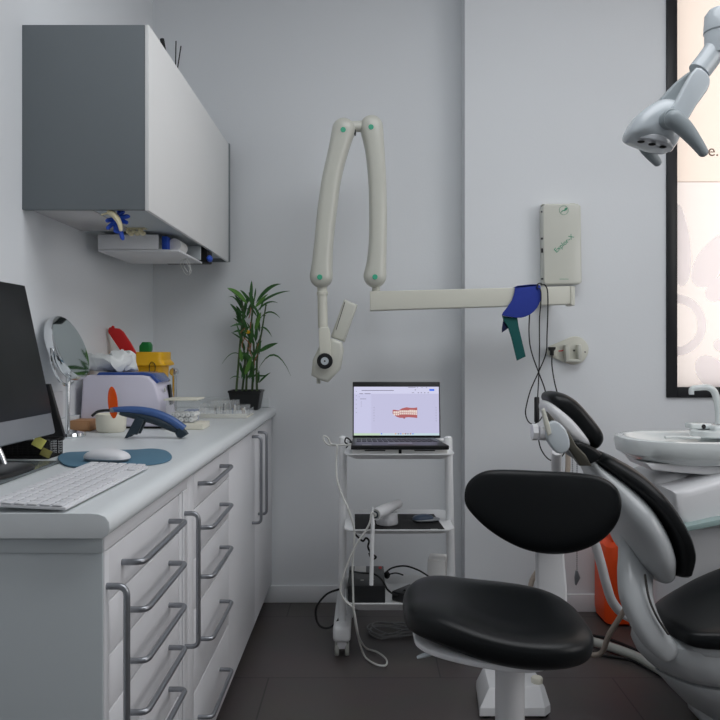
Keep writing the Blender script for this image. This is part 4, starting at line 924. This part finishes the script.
# ------------------------------------------------------------------ dental chair
t = thing('dental_chair', 'black padded dental chair with grey shell, leaned back', 'dental chair', (1.1, 2.25, 0))
YCc = 2.26
def se_ring(c, u, v, a, b, p=3.0, n=32):
    out = []
    for k in range(n):
        q = 2*PI*k/n; cu_ = math.cos(q); su = math.sin(q)
        out.append(Vector(c)+Vector(u)*(a*math.copysign(abs(cu_)**(2/p), cu_))+Vector(v)*(b*math.copysign(abs(su)**(2/p), su)))
    return out
EY = Vector((0, 1, 0))
def band(name, m_, front, back, ws, p=3.4, sub=5, parent=None, shift=0):
    # front/back: measured edges of the near side; ws: half widths
    F_ = []; 
    for (fa, fb), (ba, bb), w_ in zip(front, back, ws):
        Yn = YCc-w_*.88; f = Vector((*xz(fa, fb, Yn), 0)); b = Vector((*xz(ba, bb, Yn), 0)); F_.append((Vector((f.x, 0, f.y)), Vector((b.x, 0, b.y)), w_))
    fs = catmull([a for a, _, _ in F_], sub); bs = catmull([b for _, b, _ in F_], sub); wsx = catmull([(c, 0, 0) for _, _, c in F_], sub)
    m = MB(); rg = []
    for f, b, w_ in zip(fs, bs, wsx):
        c = (f+b)/2+Vector((0, YCc+shift, 0)); v = (f-b)/2; rg.append(se_ring(c, EY, v.normalized(), w_.x, v.length, p))
    # rounded ends
    def shrink(r, k, off): 
        c = sum(r, Vector())/len(r); return [c+(q-c)*k+off for q in r]
    d0 = (sum(rg[0], Vector())-sum(rg[1], Vector())).normalized(); d1 = (sum(rg[-1], Vector())-sum(rg[-2], Vector())).normalized()
    th = .022
    rg = [shrink(rg[0], .75, d0*th*.75), shrink(rg[0], .92, d0*th*.42)]+rg+[shrink(rg[-1], .92, d1*th*.42), shrink(rg[-1], .75, d1*th*.75)]
    m.rings(rg); return m.build(name, m_, parent or t)
# backrest cushion and shell
fr = [(617, 458), (645, 474), (670, 498), (689, 527), (698, 553), (694, 574)]
bk = [(603, 467), (629, 487), (653, 508), (670, 534), (677, 555), (675, 573)]
band('back_cushion', VINYL, fr, bk, [.10, .16, .21, .225, .22, .20])
fr2 = [(602, 466), (633, 485), (658, 507), (675, 534), (682, 556), (679, 573)]
bk2 = [(592, 472), (612, 502), (630, 530), (643, 554), (650, 572), (659, 584)]
band('back_shell', DGREY, fr2, bk2, [.085, .15, .205, .218, .212, .18], p=2.6)
# headrest
YH = 2.24
def pxpillow(px, Yc_, half, m_, name, p=4.0, par=None):
    MB().pillow([xz(a, b, Yc_-half*.8) for a, b in px], (0, Yc_, 0), (1, 0, 0), (0, 0, 1), (0, -1, 0), half, half, p, smooth=4, K=12).build(name, m_, par or t)
pxpillow([(552, 394), (563, 393), (577, 400), (592, 416), (604, 432), (606, 442), (600, 450), (591, 447), (583, 436), (569, 420), (556, 408), (550, 400)], 2.255, .085, VINYL, 'headrest_cushion', 4)
pxpillow([(551, 402), (562, 408), (576, 421), (589, 437), (594, 446), (588, 450), (577, 445), (562, 432), (551, 419), (547, 408)], 2.25, .085, DWHITE, 'headrest_shell', 3.4)
Ya = 2.11
MB().pxprism([(548, 412), (556, 421), (569, 432), (577, 446), (586, 455), (592, 466), (580, 466), (571, 452), (562, 440), (551, 428)], Ya, Ya+.03, .004, Yref=Ya).build('headrest_bracket', KHAKI, t)
MB().pxprism([(579, 444), (592, 446), (606, 456), (600, 464), (588, 466), (578, 458)], Ya+.03, Ya+.16, .01, smooth=2, Yref=Ya).build('neck_boot', VINYL, t)
MB().pxprism([(548, 424), (556, 421), (566, 430), (570, 444), (566, 452), (557, 453), (549, 444), (545, 434)], Ya-.025, Ya, .006, smooth=3, Yref=Ya-.02).build('side_cover', LAMPG, t)
MB().pxprism([(541.5, 410), (544, 408), (549, 424), (551, 433), (547, 436), (544, 424)], Ya-.03, Ya-.012, .003, Yref=Ya-.02).build('release_lever', BEIGE2, t)
m = MB(); m.tube([P(551, 434, Ya), P(539, 433, Ya)], .020, n=14, smooth=False); m.tube([P(537, 432, Ya), P(532, 432, Ya)], .0235, n=8, smooth=False); m.build('tilt_knob', DWHITE, t)
# carrier arm and base body
acs = [(636, 540, 2.24), (636, 556, 2.21), (635, 574, 2.16), (636, 596, 2.12), (642.5, 616, 2.10), (653, 635, 2.09), (664, 648, 2.09)]
MB().ribbon([P(*q) for q in acs], [.050, .050, .047, .044, .041, .038, .034], [.03, .035, .038, .038, .036, .034, .03], 3.0).build('carrier_arm', DGREY, t)
MB().ribbon([P(645, 575, 2.10), P(649, 598, 2.07), P(657, 617, 2.055), P(668, 634, 2.05)], [.003]*4, [.004]*4).build('arm_seam', GAP, t)
def plan(xl, z, dn=0.0, xr=1.75):
    q = [(xl, 2.22), (xl+.025, 2.13+dn*.5), (xl+.10, 2.055+dn), (xl+.28, 2.03+dn), (xr-.1, 2.03+dn), (xr, 2.1), (xr, 2.4), (xr-.1, 2.47-dn), (xl+.30, 2.47-dn), (xl+.16, 2.43-dn), (xl+.05, 2.32)]
    return [Vector((v.x, v.y, z)) for v in catmull([(a, b, 0) for a, b in q], 5, True)]
m = MB(); m.rings([plan(.88, .345, .06), plan(.815, .338, .015), plan(.79, .320, 0), plan(.785, .295, 0), plan(.80, .262, .0), plan(.825, .235, .006), plan(.845, .218, .014), plan(.88, .212, .03)]); m.build('upper_base', DGREY, t)
m = MB(); m.rings([plan(.88, .212, .035), plan(.855, .206, .02), plan(.86, .195, .018), plan(.89, .16, .03), plan(.94, .11, .06), plan(1.02, .06, .09), plan(1.08, .045, .12)]); m.build('lower_base', DGREY, t)
MB().box(1.02, 1.75, 2.10, 2.40, 0, .05, .02, 3).build('floor_plate', DGREY, t)
MB().box(1.05, 1.35, 2.12, 2.38, .045, .16, .03, 3).build('pedestal', DGREY, t)
# seat pan and cushion
so = [(.856, 2.17), (.866, 2.08), (.91, 2.025), (1.10, 2.01), (1.5, 2.01), (1.9, 2.05), (1.98, 2.15), (1.98, 2.3), (1.9, 2.42), (1.5, 2.48), (1.15, 2.46), (1.0, 2.40), (.88, 2.29)]
warp = lambda a, b: .085*max(0, min(1, (a-.9)/.35))**1.5*(.2+.8*max(0, min(1, (b-2.05)/.25)))
MB().pillow([(1.4+(a-1.4)*.97, 2.24+(b-2.24)*.93) for a, b in so], (0, 0, .322), (1, 0, 0), (0, 1, 0), (0, 0, 1), .02, .03, 4, smooth=4).build('seat_pan', DGREY, t)
MB().pillow(so, (0, 0, .352), (1, 0, 0), (0, 1, 0), (0, 0, 1), .038, .026, 5, smooth=4, warp=warp, K=14).build('seat_cushion', VINYL, t)

# assistant arm tube behind the chair, tan tube, chains
m = MB(); m.tube([P(557, 452, 2.45), P(557.5, 475, 2.50), P(572, 505, 2.56), P(592, 537, 2.60), P(600, 560, 2.62), P(606, 583, 2.64), P(612, 601, 2.66), P(622, 613, 2.68), P(634, 619, 2.66), P(648, 622, 2.62)], .0165, n=14)
m.build('support_tube', DWHITE, label='white curved support tube rising behind the black stool', cat='support tube')
m = MB(); m.tube([P(567.5, 448, 2.6), P(567.5, 472, 2.6), P(560, 515, 2.6), P(547, 555, 2.6), P(531, 584, 2.6), P(534, 612, 2.6), P(560, 641, 2.58), P(597, 655, 2.56), P(610, 633, 2.5), P(626, 608, 2.46)], .009, n=10)
m.build('suction_hose', TAN, label='thin tan hose bending down to the floor behind stool', cat='hose')
for k, (px, y1) in enumerate(((577, 572), (572.5, 500))):
    tt = thing('bead_chain', ('silver bead chain with a clip hanging behind the stool' if k == 0 else 'short silver bead chain behind the top of the stool backrest'), 'chain', P(px, y1, 2.5))
    m = MB(); yy = 455
    while yy < y1: m.ell(P(px, yy, 2.5), .0024, .0024, .0024, n=6, m=4); yy += 1.9
    m.tube([P(px, 453, 2.5), P(px, y1, 2.5)], .0006, n=4, smooth=False); m.build('beads', STEEL, tt)
    if k == 0:
        m = MB(); m.pxprism([(576, 571), (578, 571), (580.5, 578), (576.5, 585.5), (575.5, 585), (575, 578)], 2.49, 2.50, .001, Yref=2.49); m.build('clip', STEEL, tt)
# hoses on the floor
def flz(px, py, z): Y = (H-z)*F/(py-350); return Vector(((px-366)*Y/F, Y, z))
m = MB(); m.tube([flz(570, 638, .02), flz(590, 641, .02), flz(610, 647, .02), flz(635, 656, .02), flz(655, 667, .02), flz(672, 677, .02)], .017, n=12); m.build('floor_hose', GREYH, label='thick pale grey hose along the floor to the chair base', cat='hose')
m = MB(); m.tube([flz(570, 632, .01), flz(590, 635, .01), flz(612, 640, .01), flz(640, 652, .01), flz(672, 668, .01)], .006, n=8); m.build('floor_cable', CABLEB, label='thin black cable on the floor behind the pale grey hose', cat='cable')
m = MB(); m.tube([flz(560, 640, .006), flz(585, 648, .006), flz(600, 655, .006), flz(630, 660, .006), flz(660, 675, .006)], .005, n=8); m.build('floor_cable', CABLEB, label='thin black cable on the floor in front of grey hose', cat='cable')
# orange container
t = thing('orange_canister', 'bright orange plastic canister on the floor behind dental chair', 'canister', (1.08, 3.17, 0))
m = MB(); oc = (1.125, 3.185)
m.rings([rrect(a, b, z, oc, 5, .03) for a, b, z in [(.115, .07, 0), (.13, .085, .012), (.135, .088, .04), (.135, .088, .27), (.125, .08, .325), (.10, .06, .345)]]); m.build('tank', ORANGE, t)
MB().box(1.025, 1.07, 3.13, 3.23, .34, .372, .008).build('handle', ORANGE, t)
MB().cyl((1.15, 3.18, .342), .025, .03).build('cap', RED, t)
MB().box(1.195, 1.245, 3.0955, 3.098, .14, .20, 0).build('label_sticker', PAPER, t)
m = MB(); m.box(1.215, 1.225, 3.0945, 3.0956, .155, .19, 0); m.box(1.23, 1.24, 3.0945, 3.0956, .155, .19, 0); m.build('label_print', REDLAB, t)

# ------------------------------------------------------------------ cuspidor unit
t = thing('cuspidor_unit', 'white dental spittoon unit with bowl and tap beneath the window', 'spittoon', (1.3, 2.78, 0))
def elr(cx_, cy_, a, b, z, p=2.6, n=48):
    return se_ring((cx_, cy_, z), (1, 0, 0), (0, 1, 0), a, b, p, n)
rc = (1.225, 2.72); zr = .834
m = MB(); m.rings([elr(1.27, 2.73, .22, .14, zr-.09), elr(1.245, 2.72, .268, .17, zr-.084), elr(1.232, 2.72, .292, .188, zr-.07), elr(rc[0], rc[1], .305, .20, zr-.055), elr(rc[0], rc[1], .312, .205, zr-.02), elr(rc[0], rc[1], .308, .202, zr-.004), elr(rc[0], rc[1], .298, .193, zr), elr(rc[0]-.03, rc[1], .245, .175, zr-.002), elr(rc[0]-.035, rc[1], .235, .165, zr-.010), elr(rc[0]-.035, rc[1], .19, .13, zr-.045), elr(rc[0]-.035, rc[1], .09, .06, zr-.065)])
bw = m.build('bowl', CERAM, t)
m = MB(); m.tube([P(665, 437.5, 2.62), P(680, 437, 2.64), P(700, 438, 2.66)], .0045, n=8); m.build('rinse_pipe', CERAM, bw)
MB().lathe([(.060, 0), (.066, .004), (.066, .022), (.060, .026), (.05, .020), (.01, .019)], (1.255, 2.74, .828)).build('cup_stand', CERAM, t)
MB().box(1.275, 1.42, 2.74, 2.87, .822, .868, .012, 3).build('tap_block', CERAM, t)
MB().box(1.205, 1.285, 2.78, 2.84, .852, .872, .006, 3).build('sensor_block', CERAM, t)
MB().cyl((1.252, 2.785, .861), .0085, .006, (0, -1, 0)).build('sensor_eye', WINE, t)
tapY = 2.79
m = MB(); m.tube([P(691.5, 394.5, tapY), P(692, 389, tapY), P(699, 387.7, tapY), P(708, 387.5, tapY), P(714, 391.5, tapY), P(717.5, 402, tapY), P(719, 412, tapY), P(719.5, 424, tapY)], lambda q: .0095+.006*q, n=14); m.build('tap', CERAM, t)
MB().pxprism([(646, 463.5), (700, 465), (760, 468), (760, 476), (705, 475), (652, 470.5)], 2.58, 2.80, .006, Yref=2.58).build('bowl_bracket', DWHITE, t)
MB().cyl((1.20, 2.75, .66), .075, .10, n=32, bev=.006).build('bowl_neck', DWHITE, t)
sp = [xz(657, 484, 2.62), xz(662, 478.5, 2.62), xz(680, 474, 2.62), xz(720, 477, 2.62), xz(800, 470, 2.62), xz(800, 530, 2.62), xz(665, 530, 2.62), xz(659, 505, 2.62)]
MB().prism(sp, (0, 0, 0), (1, 0, 0), (0, 0, 1), (0, 1, 0), 2.64, 2.90, .02, rs=4).build('shoulder', DWHITE, t)
sp2 = [xz(674, 492, 2.50), xz(690, 488, 2.50), xz(735, 475, 2.50), xz(860, 455, 2.50), xz(860, 525, 2.50), xz(690, 531, 2.50), xz(676, 520, 2.50)]
MB().prism(sp2, (0, 0, 0), (1, 0, 0), (0, 0, 1), (0, 1, 0), 2.50, 2.85, .03, rs=5).build('front_cover', DWHITE, t)
MB().prism([xz(684, 527, 2.46), xz(720, 519, 2.46), xz(860, 500, 2.46), xz(860, 507, 2.46), xz(720, 525.5, 2.46), xz(686, 532, 2.46)], (0, 0, 0), (1, 0, 0), (0, 0, 1), (0, 1, 0), 2.46, 2.60, .003).build('glass_ledge', mat('pale_green_glass', (150, 172, 170), .1, var=0, coat=.5), t)
MB().box(1.08, 1.62, 2.56, 2.92, .0, .60, .03, 4).build('column', DWHITE, t)

# ------------------------------------------------------------------ operating lamp
Yo = 2.0
t = thing('operating_lamp', 'grey dental operating lamp with two handles before the window', 'operating lamp', P(650, 120, Yo))
hd = [(626, 137), (629, 126), (637, 113), (648, 104), (662, 98), (672, 98.5), (680, 103), (684, 114), (683, 128), (679, 139), (672, 149), (655, 148), (640, 144), (628, 140)]
hd = [(630, 133), (632, 125), (638, 115), (648, 106), (660, 99), (671, 98), (681, 102), (686, 112), (685.5, 126), (681, 138), (674, 148), (660, 147), (646, 142.5), (634, 137.5)]
MB().pillow([xz(a, b, Yo-.035) for a, b in hd], (0, Yo, 0), (1, 0, 0), (0, 0, 1), (0, -1, 0), .065, .065, 3.2, smooth=4, K=12).build('lamp_head', LAMPG, t)
m = MB(); q0 = P(632, 139, Yo-.01); q1 = P(672, 151, Yo-.01); ax = (q1-q0).normalized(); nn = ax.cross(EY).normalized(); nn = nn if nn.z < 0 else -nn
m.pillow([(math.cos(a)*(q1-q0).length*.48, math.sin(a)*.046) for a in [2*PI*i/20 for i in range(20)]], (q0+q1)/2+Vector((0, -.006, .0)), ax, EY, nn, .006, .02, 4); m.build('light_window', mat('lamp_window_glass', (188, 192, 196), .12, var=.12, scale=60, coat=.5), t)
for px_, Y_ in ((641, Yo-.04), (652, Yo-.045), (663, Yo-.04)):
    MB().ell(P(px_, 141.5+(px_-640)*.24, Y_), .010, .006, .004).build('lens', SCREENB, t)
m = MB(); a_ = P(671, 118, Yo-.085); m.cyl(a_+Vector((0, .03, 0)), .024, .04, (0, -1, 0), .004); m.build('pivot_cap', LAMPD, t)
m = MB(); k = Yo/F; m.ribbon([P(674, 119.5, Yo-.10), P(684, 128, Yo-.10), P(695, 141, Yo-.10), P(703, 152, Yo-.10)], [.0235, .0215, .0165, .0125], [.02, .018, .015, .012], 2.2); m.build('grip', LAMPD, t)
m = MB(); m.ribbon([P(642, 142, Yo+.07), P(649, 152, Yo+.075), P(657, 162, Yo+.08)], [.020, .017, .012], [.015, .013, .011], 2.2); m.build('grip', LAMPD, t)
m = MB(); m.pxprism([(672, 112), (679, 97), (688, 80), (697, 67), (706, 71), (711, 79), (708, 90), (697, 105), (685, 124), (676, 121)], Yo-.085, Yo-.058, .006, smooth=2, Yref=Yo-.085); m.build('yoke_arm', LAMPG, t)
m = MB(); m.pxprism([(660, 101), (666, 93), (677, 81), (690, 71), (699, 66), (703, 74), (690, 88), (678, 102), (668, 108)], Yo+.03, Yo+.06, .006, smooth=2, Yref=Yo+.03); m.build('yoke_arm', LAMPD, t)
m = MB(); m.tube([P(699, 72, Yo), P(706, 63, Yo), P(716, 49, Yo)], .030, n=20, smooth=False); m.build('swivel_neck', LAMPG, t)
ct = P(722, 45, Yo); m = MB(); m.lathe([(.040, -.03), (.044, 0), (.047, .025), (.0465, .027), (.0465, .028), (.050, .030), (.052, .075), (.045, .088), (.02, .094)], ct, (.12, 0, 1), 32); m.build('joint_housing', LAMPG, t)
e_ = ct+Vector((.02, 0, .05)); m = MB(); m.tube([e_, e_+Vector((.25, .15, .06)), (1.68, 2.6, 2.05), (1.72, 2.75, 1.9), (1.72, 2.78, .4), (1.70, 2.78, 0.02)], .028, n=14); m.build('lamp_boom', LAMPG, t)
